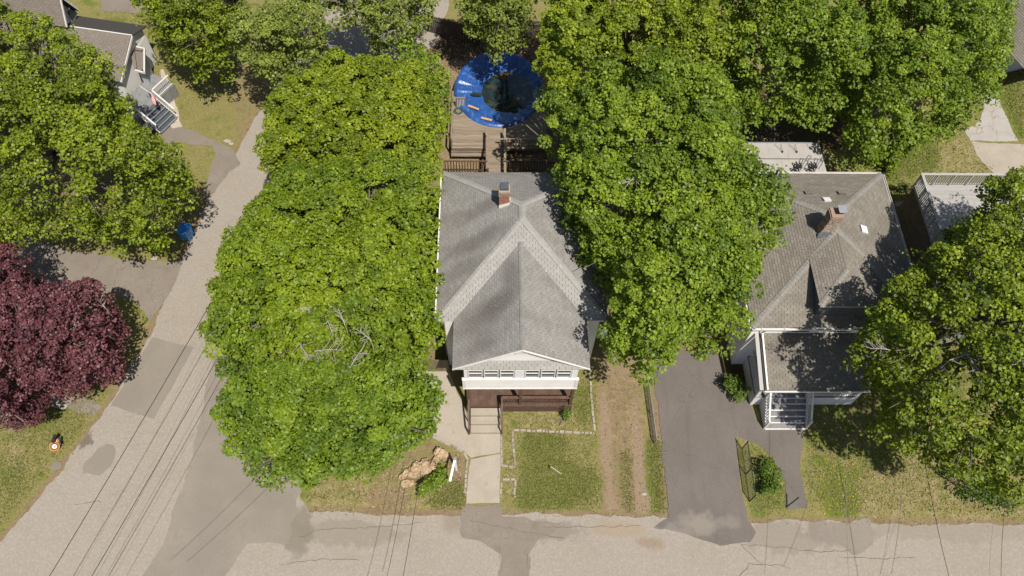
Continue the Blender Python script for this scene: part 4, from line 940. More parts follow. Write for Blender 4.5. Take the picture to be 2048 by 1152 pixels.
# dark roof at the top right corner
B5 = Frame(P(2010, 95, 3.6), (.93, .36, 0))
h5 = thing('house', 'dark shingled roof corner at the top right edge of the picture', 'house', B5(4, 2, 0))
m_ = MB(); m_.box(B5, .4, 8, .4, 9, 0, 3.5); obj('wall', m_, 'grey_siding', h5)
f = [B5(0, -2.5, 3.6), B5(8.5, -2.5, 3.6), B5(8.5, 9, 3.6), B5(0, 9, 3.6)]; r0, r1 = B5(4.2, 1.2, 5.8), B5(4.2, 9, 5.8)
m_ = MB(); m_.poly([f[0], f[1], r0]); m_.poly([f[1], f[2], r1, r0]); m_.poly([f[3], f[0], r0, r1]); m_.poly([f[2], f[3], r1]); m_.poly(f); ro = obj('roof', m_, 'roof_felt', h5)
shingles(ro, [f[3], f[0], r0, r1], 'shingle_brown'); shingles(ro, [f[0], f[1], r0], 'shingle_brown')

# ------------------------------------------------------------ house at the top left
uL = (P(262, 72, 3.7) - P(110, 50, 3.7)); H3 = Frame(P(262, 72, 3.7), uL)
# a runs towards the street (0 at the gable end), b away from the camera
h3 = thing('house', 'white house with taupe shingle roof and front steps, top left corner', 'house', H3(-5, -2, 0))
zr, ze_ = 3.7, 2.45; ry = H3.inv(P(214, 160, ze_))[1]
fN = [H3(-14, 0, zr), H3(0, 0, zr), H3(0, ry, ze_), H3(-14, ry, ze_)]
m_ = MB(); m_.prism([fN[3], fN[2], fN[1], fN[0]], .12); rl_ = obj('roof', m_, 'roof_felt', h3)
shingles(rl_, [fN[3], fN[2], fN[1], fN[0]], 'shingle_taupe', n_single=0)
m_ = MB(); m_.prism([H3(-14, 0.02, zr), H3(0, 0.02, zr), H3(0, 1.9, zr - .8), H3(-14, 1.9, zr - .8)], .1); obj('rear_roof', m_, 'roof_felt', h3)
m_ = MB(); m_.bar(H3(-4.3, .05, zr + .03), H3(0.05, .05, zr + .03), .07, .05); m_.bar(H3(.06, .05, zr - .05), H3(.06, ry, ze_ - .05), .05, .16); obj('rake_board', m_, 'white_trim', h3)
y0w = ry + .3; zw_ = ze_ + .02
m_ = MB(); m_.hexa([H3(-13.5, y0w, 0), H3(-.25, y0w, 0), H3(-.25, 1.6, 0), H3(-13.5, 1.6, 0), H3(-13.5, y0w, zw_ - .12), H3(-.25, y0w, zw_ - .12), H3(-.25, 1.6, zw_ + .3), H3(-13.5, 1.6, zw_ + .3)]); wl3 = obj('wall', m_, 'white_siding', h3)
m_ = MB(); m_.prism([H3(-.252, y0w, zw_ - .13), H3(-.252, 1.6, zw_ - .13), H3(-.252, 1.6, zr - .8), H3(-.252, .0, zr - .14)], .1, -H3.u); obj('gable_wall', m_, 'white_siding', h3)
clapboards(wl3, H3(-.25, y0w), H3(-.25, 1.6), .3, zw_ - .12, H3.u, 'white_siding', .19)
clapboards(wl3, H3(-13.5, y0w), H3(-.25, y0w), .3, zw_ - .12, -H3.v, 'white_siding', .19)
w_ = MB(); w_.box(H3, -1.9, -1.0, y0w - .05, y0w, 1.0, 1.9); wo_ = obj('window', w_, 'white_trim', h3); w_ = MB(); w_.box(H3, -1.82, -1.08, y0w - .07, y0w - .05, 1.08, 1.82); obj('pane', w_, 'glass', wo_)
# upper block with the big gable end
gA, gL = P(170, 0, 5.7), P(133, 54, 3.9); uu = Vector((-H3.u.x, -H3.u.y, 0)); ga_, gb_ = H3.inv(gA); la_, lb_ = H3.inv(gL); gx_ = la_; run_ = gb_ - lb_
gA = H3(gx_, gb_, 5.7); gL = H3(gx_, lb_, 3.9); gR = H3(gx_, gb_ + run_, 3.9)
m_ = MB(); m_.prism([gL, gL + uu * 13, gA + uu * 13, gA], .12); r5 = obj('upper_roof', m_, 'roof_felt', h3)
shingles(r5, [gL + uu * 13, gL, gA, gA + uu * 13], 'shingle_taupe', n_single=0)
m_ = MB(); m_.prism([gA, gA + uu * 13, gR + uu * 13, gR], .12); obj('upper_rear_roof', m_, 'roof_felt', h3)
gxx = gx_ - .45
m_ = MB(); m_.prism([H3(gxx, lb_ + .15, 0), H3(gxx, gb_ + run_ - .15, 0), H3(gxx, gb_ + run_ - .15, 3.85), H3(gxx, gb_, 5.55), H3(gxx, lb_ + .15, 3.85)], 8, uu); ub = obj('upper_wall', m_, 'white_siding', h3)
def ugt(z):
    if z < 3.85: return (0, 1)
    t = (z - 3.85) / 1.7; return (.5 * t, 1 - .5 * t)
clapboards(ub, H3(gxx, lb_ + .15), H3(gxx, gb_ + run_ - .15), 1.0, 5.4, H3.u, 'white_siding', .19, top_fn=ugt)
w_ = MB(); w_.box(H3, gxx + .03, gxx + .08, lb_ + 1.0, lb_ + 1.9, 3.3, 4.2); wo_ = obj('window', w_, 'white_trim', h3); w_ = MB(); w_.box(H3, gxx + .08, gxx + .1, lb_ + 1.08, lb_ + 1.82, 3.38, 4.12); obj('pane', w_, 'glass', wo_)
m_ = MB(); m_.bar(gL + H3.u * .03, gA + H3.u * .03, .07, .1); m_.bar(gA + H3.u * .03, gR + H3.u * .03, .07, .1); obj('upper_rake_board', m_, 'white_trim', h3)
# entry canopy with a gutter
e0, e1, e2, e3 = P(262, 92, 2.5), P(289, 98, 2.5), P(289, 146, 2.5), P(270, 141, 2.5); cen = (e0 + e1 + e2 + e3) / 4
m_ = MB(); ins = [w_.lerp(cen, .18) - Vector((0, 0, .15)) for w_ in (e0, e1, e2, e3)]; m_.prism(ins, .1); apx = cen + Vector((-.5, 0, .12))
cpo = obj('canopy_roof', m_, 'shingle_taupe', h3)
m_ = MB()
for a_, b_ in ((e0, e1), (e1, e2), (e2, e3)): m_.bar(a_, b_, .09, .14)
obj('gutter', m_, 'white_trim', cpo)
m_ = MB()
for a_, b_ in ((e0, e1), (e1, e2), (e2, e3), (e3, e0)): m_.bar(a_.lerp(cen, .12), b_.lerp(cen, .12), .22, .06)
obj('canopy_rim', m_, 'shingle_taupe', cpo)
m_ = MB(); wr_ = [w_.lerp(cen, .3) - Vector((0, 0, .3)) for w_ in (e0, e1, e2, e3)]; m_.prism(wr_, 2.15); obj('porch_wall', m_, 'grey_siding', h3)
# front steps with railings
sb = P(303, 222, 1.0); FS = Frame(sb, (P(330, 235, 0) - P(290, 215, 0)))
m_ = MB(); m_.box(FS, -2.2, -.3, -1.0, 2.6, 0, 1.05); obj('porch_floor', m_, 'step_grey', h3)
for i in range(5):
    m_ = MB(); m_.box(FS, -.3 + .28 * i, -.3 + .28 * (i + 1) - .002, -.75, .85, 0, .9 - .18 * i); st = obj('stair_step', m_, 'slate_metal', h3)
    m_ = MB(); m_.box(FS, -.3 + .28 * (i + 1) - .04, -.3 + .28 * (i + 1) + .02, -.75, .85, .88 - .18 * i, .915 - .18 * i); obj('nosing', m_, 'grey_metal', st)
for b in (-.8, .9):
    railing(h3, FS(-.3, b), FS(1.1, b), (1.15, .25), (1.95, 1.0), 'white_trim', 'stair_railing', .12, .03)
railing(h3, FS(-2.1, -1.0), FS(-.3, -1.0), (1.15, 1.15), (1.95, 1.95), 'white_trim', 'porch_railing', .12, .03)
railing(h3, FS(-.35, .95), FS(-.35, 2.5), (1.15, 1.15), (1.95, 1.95), 'white_trim', 'porch_railing', .12, .03)
# cellar hatch cover
m_ = MB(); hp = [P(275, 300, .9), P(262, 293, .9), P(296, 240, .9), P(312, 248, .9)]; m_.prism(hp, .08); hc = obj('hatch_cover', m_, 'slate_metal', None); tag(hc, 'dark grey metal hatch cover below the steps of the top left house', 'hatch')
# flag
fg = thing('flag', 'striped flag on a short pole above the path at the top left house', 'flag', P(300, 190, 2.2))
m_ = MB(); m_.tube([P(280, 172, 2.9), P(303, 188, 2.6)], .02, 6); obj('flag_pole', m_, 'white_trim', fg)
q0, q1 = P(296, 183, 2.6), P(304, 186, 2.7)
for i in range(7):
    m_ = MB(); t0, t1 = i / 7, (i + 1) / 7; p0_, p1_ = q0.lerp(q1, t0), q0.lerp(q1, t1); d_ = Vector((.12, -.35, -.75))
    m_.prism([p0_, p1_, p1_ + d_ * .5 + Vector((.05, 0, 0)), p1_ + d_, p0_ + d_, p0_ + d_ * .5 + Vector((.05, 0, 0))], .012, Vector((.6, -.6, .3))); obj('stripe', m_, 'flag_red' if i % 2 == 0 else 'flag_white', fg)
m_ = MB(); m_.prism([q0 + Vector((.01, -.02, .02)), q0.lerp(q1, .5) + Vector((.01, -.02, .02)), q0.lerp(q1, .5) + Vector((.05, -.16, -.3)), q0 + Vector((.05, -.16, -.3))], .02, Vector((.6, -.6, .3))); obj('canton', m_, 'flag_blue', fg)
# stone slab path
sp = thing('slab_path', 'curved path of pale stone slabs along the top left lawn', 'path', P(340, 190, 0))
cl = [((321, 140), (327, 138)), ((322, 168), (338, 165)), ((320, 190), (344, 186)), ((322, 208), (350, 202)), ((330, 226), (357, 219)), ((335, 238), (359, 228)), ((338, 250), (360, 242)), ((345, 258), (366, 254))]
for i in range(len(cl) - 1):
    a, b = cl[i]; c, d = cl[i + 1]
    q = [P(*a), P(*b), P(*d), P(*c)]; cen = sum(q, Vector()) / 4; q = [cen + (w - cen) * .95 for w in q]; q = ragged(q, .02, .3, i)
    m_ = MB(); m_.prism([w + Vector((0, 0, .05)) for w in q], .05); obj('slab', m_, 'stone_slab', sp)

# ------------------------------------------------------------ pool, deck, ramp
pool = thing('swimming_pool', 'round above ground pool under a wrinkled blue tarp holding dark water', 'pool', (-1.5, 39.45, 0))
pc = Vector((-1.5, 39.45, 0)); RX, RY = 2.98, 3.42; K = 256; rings = [0, .15, .3, .45, .58, .7, .8, .88, .94, 1.0, 1.03, 1.05]
m_ = MB(); rw = random.Random(3); ph = [rw.random() * 6 for _ in range(8)]
def tz(x, y, t, th):
    if t >= 1: return 1.22 - (t - 1) * 7
    dx, dy = x - (pc.x + .75), y - (pc.y - .1); dep = .6 * math.exp(-((dx / 1.75) ** 2 + (dy / 1.85) ** 2) ** 1.3); edge = max(0, t - .45) / .55
    wr = edge * .05 * (.6 + .8 * math.sin(th * 2.3 + 1)) * (math.sin(th * 29 + ph[0] + 3 * math.sin(th * 3)) + .8 * math.sin(th * 43 + ph[1] + 2 * t) + .6 * math.sin(th * 17 + ph[2]))
    return 1.02 + .2 * t ** 3 - dep + wr + .02 * math.sin(x * 5 + ph[3]) * math.sin(y * 4.3)
for t in rings:
    for j in range(K):
        th = 2 * math.pi * j / K; x = pc.x + RX * t * math.cos(th); y = pc.y + RY * t * math.sin(th); m_.v.append((x, y, tz(x, y, t, th)))
for i in range(len(rings) - 1):
    for j in range(K):
        a = i * K + j; b = i * K + (j + 1) % K; m_.f.append((a, b, b + K, a + K))
obj('cover', m_, 'tarp', pool, smooth=True)
m_ = MB(); m_.lathe(pc, [(1.0, 0), (1.0, 1.15)], 48, RX * .985, RY * .985); m_.f = m_.f[:-2]; obj('pool_wall', m_, 'pool_wall', pool)
m_ = MB(); m_.poly([(pc.x + .75 + 2.2 * math.cos(a), pc.y - .1 + 2.3 * math.sin(a), .86) for a in [2 * math.pi * j / 40 for j in range(40)]]); obj('puddle', m_, 'pool_water', pool, label='dark rain water lying on the tarp')
m_ = MB(); m_.poly([(P(953, 190, 1.1).x + .42 * math.cos(a), P(953, 190, 1.1).y + .2 * math.sin(a), 1.19) for a in [2 * math.pi * j / 16 for j in range(16)]]); obj('puddle', m_, 'pool_water', pool)
for (x, y, L, an) in ((947, 215, .8, -.4), (973, 238, .75, -.25)):
    c = P(x, y, 1.3); m_ = MB(); m_.bar(c - Vector((math.cos(an), math.sin(an), 0)) * L / 2, c + Vector((math.cos(an), math.sin(an), 0)) * L / 2, .15, .05)
    o_ = obj('plank', m_, 'plank'); tag(o_, 'short orange brown plank weighing down the tarp near the %s' % ('left edge of the pool' if x < 960 else 'front edge of the pool'), 'plank')
DK = Frame(P(903, 296, 1.05), U)
dk = thing('pool_deck', 'weathered timber deck in front of the blue pool with a ramp to the house', 'deck', DK(3, 1, 0))
b = 0
while b < 4.5:
    m_ = MB(); a1_ = 6.3
    # boards stop at the pool rim
    yb = DK(0, b, 0).y; dyc = abs((yb - (pc.y)) / RY); x0_, x1_ = 0, a1_
    if dyc < 1.0:
        hw = RX * math.sqrt(max(0, 1 - dyc * dyc)) * .97; xl = pc.x - hw; al = DK.inv((xl, yb))[0]; x1_ = max(0.05, al)
    if x1_ > .1: m_.box(DK, 0, x1_, b, b + .135, 1.02, 1.05); obj('deck_board', m_, 'grey_wood', dk)
    if dyc < 1 and a1_ > x1_:
        ar = DK.inv((pc.x + hw, yb))[0]
        if ar < a1_ - .1: m_ = MB(); m_.box(DK, ar, a1_, b, b + .135, 1.02, 1.05); obj('deck_board', m_, 'grey_wood', dk)
    b += .142
m_ = MB(); m_.box(DK, 0, 6.3, 0, .05, .8, 1.018); m_.box(DK, 0, .05, .05, 4.5, .8, 1.018)
for a in (0, 2.2, 4.2, 6.2):
    m_.box(DK, a, a + .1, .06, .16, 0, .8)
obj('deck_frame', m_, 'grey_wood', dk)
m_ = MB(); m_.box(DK, -.04, 2.3, -.28, -.01, .5, .6); m_.box(DK, -.04, 2.3, -.06, .0, .6, .78); obj('deck_bench', m_, 'grey_wood', dk)
m_ = MB(); m_.bar(DK(.02, .1, 1.9), DK(.02, 4.2, 1.9), .12, .05); 
for b in (.1, 1.4, 2.8, 4.1): m_.bar(DK(.02, b, 1.05), DK(.02, b, 1.88), .09)
obj('deck_side_rail', m_, 'grey_wood', dk)
railing(dk, DK(3.05, .1), DK(6.2, .1), (1.15,) * 2, (1.85,) * 2, 'grey_wood', 'deck_railing', .16, .05)
ra = DK.inv(P(975, 290, 1.1))[0]; rb = DK.inv(P(1007, 290, 1.1))[0]
b = .6
while b > -3.0:
    m_ = MB(); m_.box(DK, ra, rb, b - .135, b, 1.06, 1.09); obj('ramp_board', m_, 'grey_wood', dk); b -= .142
for a in (ra - .02, rb + .08):
    m_ = MB(); m_.bar(DK(a, .9, 1.95), DK(a, -3.0, 1.95), .14, .05)
    for b in (.8, -.9, -2.2): m_.bar(DK(a, b, 0), DK(a, b, 1.92), .09)
    ro = obj('ramp_rail', m_, 'grey_wood', dk)
    for i in range(20):
        b = .7 - i * .17; m_ = MB(); m_.bar(DK(a, b, 1.1), DK(a, b, 1.92), .035); obj('baluster', m_, 'grey_wood', ro)
# rear landing of the house with brown railing
m_ = MB(); m_.box(H1, -.2, 8.6, 9.25, 12.7, .95, 1.08); rp = obj('rear_porch_floor', m_, 'brown_paint', hs)
for (px0, px1) in ((884, 975), (1009, 1124)):
    p0_, p1_ = P(px0, 322, 2.1), P(px1, 322.5 if px0 < 1000 else 324, 2.1)
    r_ = railing(hs, p0_, p1_, (1.2,) * 2, (2.1,) * 2, 'brown_paint', 'rear_railing', .17, .06)
m_ = MB(); p_ = P(976, 334, 2.0); m_.bar(Vector((p_.x, p_.y - .35, 1)), Vector((p_.x, p_.y - .35, 2.3)), .12); obj('newel_post', m_, 'brown_paint', hs)
# pool ladder gate and hose
gt_ = thing('pool_gate', 'small grey slatted gate panel at the left rim of the pool', 'gate', P(920, 205, 1.1))
a_, b_ = P(912, 196, 1.9), P(930, 196, 1.9); m_ = MB(); m_.bar(a_, b_, .12, .08); m_.bar(a_ + Vector((0, 0, -.8)), b_ + Vector((0, 0, -.8)), .06); m_.bar(a_, a_ + Vector((0, 0, -.9)), .07); m_.bar(b_, b_ + Vector((0, 0, -.9)), .07); obj('gate_frame', m_, 'grey_wood', gt_)
for i in range(1, 6):
    p_ = a_.lerp(b_, i / 6); m_ = MB(); m_.bar(p_, p_ + Vector((0, 0, -.8)), .045); obj('slat', m_, 'white_trim', gt_)
m_ = MB(); c = P(917, 222, 1.12)
for r in (.3, .25, .2): torus(m_, c + Vector((0, 0, .02 + r * .1)), (0, 0, 1), r, .02, 16, 5)
tag(obj('hose', m_, 'hose_green'), 'coiled dark hose on the deck beside the small gate', 'hose')
# dark fences behind the pool
for (p_, q_, lab) in (((850, 62), (960, 92), 'dark board fence in shade behind the left half of the pool'), ((965, 70), (1095, 78), 'dark board fence in deep shade behind the right half of the pool')):
    a_, b_ = P(*p_), P(*q_); t_ = thing('wood_fence', lab, 'fence', a_); L = (b_ - a_).length; n = int(L / .16)
    for i in range(n):
        u0, u1 = a_.lerp(b_, i / n), a_.lerp(b_, (i + .9) / n); hh = 1.6 + random.uniform(-.03, .03); dd = Vector((0, .03, 0))
        m_ = MB(); m_.hexa([u0, u1, u1 + dd, u0 + dd] + [w + Vector((0, 0, hh)) for w in (u0, u1, u1 + dd, u0 + dd)]); obj('fence_board', m_, 'dark_wood', t_)
    m_ = MB(); m_.bar(a_ + Vector((0, -.04, 1.3)), b_ + Vector((0, -.04, 1.3)), .05, .08); obj('rail', m_, 'dark_wood', t_)

# ------------------------------------------------------------ chain link fences
def chain(lab, p, q, h, mat, rail):
    p = Vector(p); q = Vector(q); t_ = thing('chain_link_fence', lab, 'fence', p); L = (q - p).length; d = (q - p) / L
    m_ = MB(); k = int(L / .1)
    for s_ in (1, -1):
        for i in range(-int(h / .1), k + 1):
            t0 = i * .1; a = t0; b = t0 + h
            z0, z1 = (0.04, h) if s_ > 0 else (h, .04)
            aa, bb = max(0, a), min(L, b)
            if bb - aa < .03: continue
            f = lambda t: z0 + (z1 - z0) * (t - a) / (b - a)
            m_.tube([p + d * aa + Vector((0, 0, f(aa))), p + d * bb + Vector((0, 0, f(bb)))], .004, 3, cap=False)
    obj('wire_mesh', m_, mat, t_, kind='stuff')
    m_ = MB(); m_.tube([p + Vector((0, 0, h)), q + Vector((0, 0, h))], .025, 6); obj('top_rail', m_, rail, t_)
    m_ = MB(); m_.tube([p + Vector((0, 0, .05)), q + Vector((0, 0, .05))], .012, 5); obj('bottom_wire', m_, rail, t_)
    n = 2
    for i in range(n + 1):
        x = p.lerp(q, i / n); m_ = MB(); m_.tube([x, x + Vector((0, 0, h + .06))], .03, 6); obj('fence_post', m_, rail, t_)
    return t_
chain('dark green chain link fence along the planting bed right of the asphalt driveway', P(1484, 897), P(1499, 1003), 1.15, 'dark_green_wire', 'dark_green_wire')
chain('chain link fence with pale top rail along the left edge of the asphalt driveway', P(1293, 770), P(1309, 888), .75, 'dark_green_wire', 'grey_metal')
gp = thing('gate_post', 'short dark post standing at the foot of the asphalt path by the street', 'post', P(1573, 1014)); m_ = MB(); m_.tube([P(1573, 1014), P(1573, 1014) + Vector((.35, .25, 1.0))], .035, 6); obj('post', m_, 'dark_green_wire', gp); m_ = MB(); m_.tube([P(1573, 1014), P(1573, 1014) + Vector((0, 0, .03))], .07, 8); obj('base_plate', m_, 'dark_green_wire', gp)

# ------------------------------------------------------------ bin, sign post, leaf bags and small things
bn = thing('recycling_bin', 'blue wheeled recycling bin at the side street kerb', 'bin', P(377, 481))
FB = Frame(P(377, 476), (1, -.25, 0))
m_ = MB(); m_.hexa([FB(-.24, -.22, .06), FB(.24, -.22, .06), FB(.24, .3, .06), FB(-.24, .3, .06), FB(-.31, -.34, .95), FB(.31, -.34, .95), FB(.31, .4, .95), FB(-.31, .4, .95)]); obj('body', m_, 'bin_blue', bn)
m_ = MB(); m_.hexa([FB(-.34, -.4, .955), FB(.34, -.4, .955), FB(.34, .42, .955), FB(-.34, .42, .955), FB(-.3, -.33, 1.02), FB(.3, -.33, 1.02), FB(.3, .4, 1.06), FB(-.3, .4, 1.06)]); ld = obj('lid', m_, 'bin_blue', bn)
m_ = MB(); m_.box(FB, -.2, .2, -.2, .25, 1.045, 1.075); obj('lid_panel', m_, 'bin_blue', ld)
m_ = MB(); m_.tube([FB(-.28, .46, .95), FB(.28, .46, .95)], .02, 6); obj('handle', m_, 'bin_blue', bn)
for a in (-.27, .27):
    m_ = MB(); m_.tube([FB(a - .03, .3, .12), FB(a + .03, .3, .12)], .12, 12); obj('wheel', m_, 'tyre', bn)
sg = thing('sign_post', 'white real estate sign post with a long arm beside the front walk', 'post', P(913, 940))
b0 = P(913, 940); m_ = MB(); m_.bar(b0, b0 + Vector((0, 0, 1.75)), .11); obj('post', m_, 'sign_white', sg)
m_ = MB(); m_.bar(b0 + Vector((0, 0, 1.78)) + Vector((.0, .1, 0)), b0 + Vector((-.18, -1.15, 1.78)), .12, .09); obj('arm', m_, 'sign_white', sg)
m_ = MB(); m_.bar(b0 + Vector((0, 0, 1.84)), b0 + Vector((0, 0, 1.9)), .14); obj('post_cap', m_, 'grey_metal', sg)
ls = thing('lawn_sign', 'small thin sign seen edge on in the front lawn', 'sign', P(1112, 944))
a_, b_ = P(1101, 933, .42), P(1123, 948, .42); m_ = MB(); m_.bar(a_ - Vector((0, 0, .16)), b_ - Vector((0, 0, .16)), .05, .34); obj('board', m_, 'sign_green', ls)
m_ = MB(); m_.bar(a_.lerp(b_, .2) - Vector((0, 0, .3)), Vector((*a_.lerp(b_, .2).xy, 0)), .02); m_.bar(a_.lerp(b_, .8) - Vector((0, 0, .3)), Vector((*a_.lerp(b_, .8).xy, 0)), .02); obj('stake', m_, 'white_trim', ls)
def bag(px, py, L, w, h, ang, lab, seed, open_end=False, squash=1.0):
    r = random.Random(seed); c = P(px, py); t_ = thing('leaf_bag', lab, 'bag', c, 'paper leaf bags by the street'); m_ = MB(); n, K = 9, 16
    d = Vector((math.cos(ang), math.sin(ang), 0)); s_ = Vector((-d.y, d.x, 0))
    for i in range(n):
        t = i / (n - 1); rr = (1 - abs(2 * t - 1) ** 4 * .4) * (.9 + .2 * r.random()) if not (open_end and i == n - 1) else .8
        for j in range(K):
            a = 2 * math.pi * j / K; cs, sn = math.cos(a), math.sin(a)
            q = abs(cs) ** .6 * (1 if cs > 0 else -1), abs(sn) ** .6 * (1 if sn > 0 else -1); k = rr * (1 + r.uniform(-.22, .16))
            m_.v.append(tuple(c + d * ((t - .5) * L + r.uniform(-.04, .04)) + s_ * q[0] * w / 2 * k + Vector((0, 0, max(.01, h / 2 + q[1] * h / 2 * k)))))
    for i in range(n - 1):
        for j in range(K): a = i * K + j; b = i * K + (j + 1) % K; m_.f.append((a, b, b + K, a + K))
    m_.f.append(tuple(range(K))); m_.f.append(tuple(range((n - 1) * K, n * K)))
    bo = obj('bag_body', m_, 'paper_bag', t_, smooth=False)
    e = c + d * (L / 2 + .01); m_ = MB(); m_.prism([e + s_ * w * .3 + Vector((0, 0, h * .25)), e - s_ * w * .3 + Vector((0, 0, h * .25)), e - s_ * w * .3 + Vector((0, 0, h * .8)), e + s_ * w * .3 + Vector((0, 0, h * .8))], .05, d); obj('folded_top', m_, 'bag_opening' if open_end else 'paper_bag', t_)
bag(810, 950, .75, .3, .28, .8, 'crumpled tan paper leaf bag at the far left of the pile', 1)
bag(831, 944, .85, .55, .42, 1.25, 'fat tan paper leaf bag with a torn top in the middle of the pile', 2)
bag(852, 938, .8, .52, .45, 1.75, 'bulging tan paper leaf bag half under leaves in the pile', 3)
bag(870, 929, .7, .38, .36, 1.3, 'tan paper leaf bag wedged between the pile and the weeds', 4)
bag(884, 911, .75, .55, .45, 2.6, 'open tan paper leaf bag showing its dark mouth nearest the sign post', 5, True)
bag(815, 968, .6, .4, .2, .2, 'flattened pale leaf bag lowest in the pile by the verge', 6)
# garden ornaments (two ringed discs)
for (px, py, r, lab) in ((109, 893, .2, 'orange ringed yard ornament with a white letter G, the larger lower one'), (111, 884, .15, 'small orange ringed yard ornament behind the larger one')):
    c = P(px, py, .35); t_ = thing('yard_ornament', lab, 'ornament', Vector((c.x, c.y, 0)), 'ornaments in the left verge'); nrm = Vector((.25, -.6, .75)).normalized(); tx = nrm.cross(Vector((0, 0, 1))).normalized(); ty = tx.cross(nrm)
    def disc(R0_, R1_, off, mat, nm, a0=0, a1=2 * math.pi):
        m_ = MB(); K = 24
        for i in range(K):
            b0_, b1_ = a0 + (a1 - a0) * i / K, a0 + (a1 - a0) * (i + 1) / K
            q = [c + (tx * math.cos(b) + ty * math.sin(b)) * R for (b, R) in ((b0_, R0_), (b0_, R1_), (b1_, R1_), (b1_, R0_))]
            m_.prism([w + nrm * off for w in q], .02, -nrm)
        return obj(nm, m_, mat, t_)
    disc(.005, r * 1.3, 0, 'orange_paint', 'disc'); disc(r * .75, r * 1.0, .012, 'black_metal', 'dark_ring') if r > .18 else None
    disc(r * .36, r * .6, .016, 'sign_white', 'letter', .35, 5.9)
    m_ = MB(); m_.bar(c + nrm * .02 + tx * .0, c + nrm * .02 + tx * r * .6, .04, .02, up=nrm); obj('letter_bar', m_, 'sign_white', t_)
    m_ = MB(); m_.bar(Vector((c.x, c.y, 0)) + Vector((0, .05, 0)), c - nrm * .02, .05); m_.bar(c + ty * r * 1.2, c + ty * r * 1.2 + Vector((.06, .2, .12)), .16, .12); m_.bar(c - tx * r * 1.5, c - tx * r * 1.2 + Vector((0, .16, .1)), .1); obj('body', m_, 'black_metal', t_)
m_ = MB(); m_.lathe(P(113, 931, 0), [(.28, 0), (.28, .03), (.2, .045)], 18, 1.1, .9); tag(obj('utility_cover', m_, 'old_asphalt'), 'round dark utility cover in the grass by the side street', 'cover')
for (px, py, r) in ((309, 517, .22), (455, 283, .2), (462, 288, .15), (1272, 855, .06), (930, 985, .08), (1288, 988, .12)):
    m_ = MB(); c = P(px, py); rr = random.Random(px); pr = [(r * .9, 0), (r, r * .3), (r * .6, r * .6)]; m_.lathe(c, pr, 9, 1 + rr.random() * .4, .8); tag(obj('rock', m_, 'rock'), {309: 'pale rock on the verge beside the left driveway', 455: 'whitish rock at the lawn corner by the side street', 462: 'smaller whitish rock right of the lawn corner rock', 1272: 'tiny white stone on the dirt drive', 930: 'small white stone beside the front walk edging', 1288: 'stone by the right wheel track of the dirt drive'}[px], 'rock')

# ------------------------------------------------------------ edging stones
def edging(lab, px, w=.14, l0=.18, l1=.5, h=.07):
    pts = PL(px); t_ = thing('stone_edging', lab, 'edging', pts[0]); r = random.Random(len(px) + px[0][0])
    for a, b in zip(pts, pts[1:]):
        d = b - a; L = d.length; d.normalize(); n = Vector((-d.y, d.x, 0)); s_ = 0
        while s_ < L - .05:
            l = min(r.uniform(l0, l1), L - s_); c0 = a + d * (s_ + .012); c1 = a + d * (s_ + l - .012); j = n * r.uniform(-.02, .02); ww = w * r.uniform(.8, 1.1) / 2; hh = h * r.uniform(.8, 1.15)
            m_ = MB(); bt = [c0 - n * ww + j, c1 - n * ww + j, c1 + n * ww + j, c0 + n * ww + j]
            tp = [w_ + Vector((0, 0, hh)) + ((c0 + c1) / 2 + j - w_) * .12 for w_ in bt]
            m_.hexa([w_ + Vector((0, 0, -.02)) for w_ in bt] + tp); obj('stone', m_, 'edging_stone', t_); s_ += l
edging('grey stone edging curving along the left side of the front walk', [(880, 883), (905, 892), (928, 905), (936, 920), (933, 940), (930, 985)])
edging('stone edging along the right side of the front walk below the steps', [(1003, 862), (1003, 932), (1030, 935)])
edging('stone edging up the left border of the front lawn', [(1031, 932), (1026, 895), (1026, 862)])
edging('long stone row between the upper bed and the front lawn', [(1026, 861), (1090, 863), (1188, 867)])
edging('stone edging between the upper bed and the dirt drive', [(1189, 862), (1183, 800), (1180, 742)], w=.14)
edging('short L shaped stone edging near the street right of the front walk', [(1004, 960), (1031, 960), (1029, 996)])
edging('small stone pieces along the walk edge near the street', [(1002, 965), (1002, 996)], w=.1)

# ------------------------------------------------------------ overhead cables
def cable(p, q, z, r, mat, lab, ext0=0, ext1=0, z2=None):
    a, b = P(*p, z), P(*q, z2 if z2 is not None else z); d = (b - a); a2 = a - d * ext0; b2 = b + d * ext1; pts = []
    for i in range(13):
        t = i / 12; pts.append(a2.lerp(b2, t) - Vector((0, 0, .25 * 4 * t * (1 - t))))
    m_ = MB(); m_.tube(pts, r, 5); tag(obj('overhead_cable', m_, mat), lab, 'cable', 'overhead cables')
cable((450, 550), (95, 1152), 6.5, .017, 'cable_black', 'thick black overhead cable furthest left over the side street', .25, .3)
cable((437, 705), (180, 1152), 6.5, .017, 'cable_black', 'second black overhead cable over the side street', .5, .3)
cable((359, 820), (173, 1152), 6.4, .008, 'cable_grey', 'thin grey cable just left of the second black cable', .5, .3)
cable((408, 820), (223, 1152), 6.4, .01, 'cable_grey', 'grey cable right of the second black cable', .5, .3)
cable((331, 820), (150, 1152), 6.3, .008, 'cable_grey', 'faint thin cable between the two black cables', .5, .3)
cable((515, 970), (340, 1145), 6.2, .009, 'cable_grey', 'upper of two faint cables crossing the dark road patch', .3, .3)
cable((559, 979), (378, 1152), 6.2, .009, 'cable_grey', 'lower of two faint cables crossing the dark road patch', .3, .3)
cable((811, 970), (773, 1152), 6.2, .011, 'cable_black', 'black service cable left of the front walk over the front street', 0.0, .5)
cable((832, 1001), (805, 1152), 6.2, .013, 'cable_black', 'black service cable next to it, nearer the front walk', .2, .5)
cable((1697, 1000), (1700, 1152), 6.0, .009, 'cable_grey', 'thin cable over the right lawn and the dark asphalt patch', .8, .5)
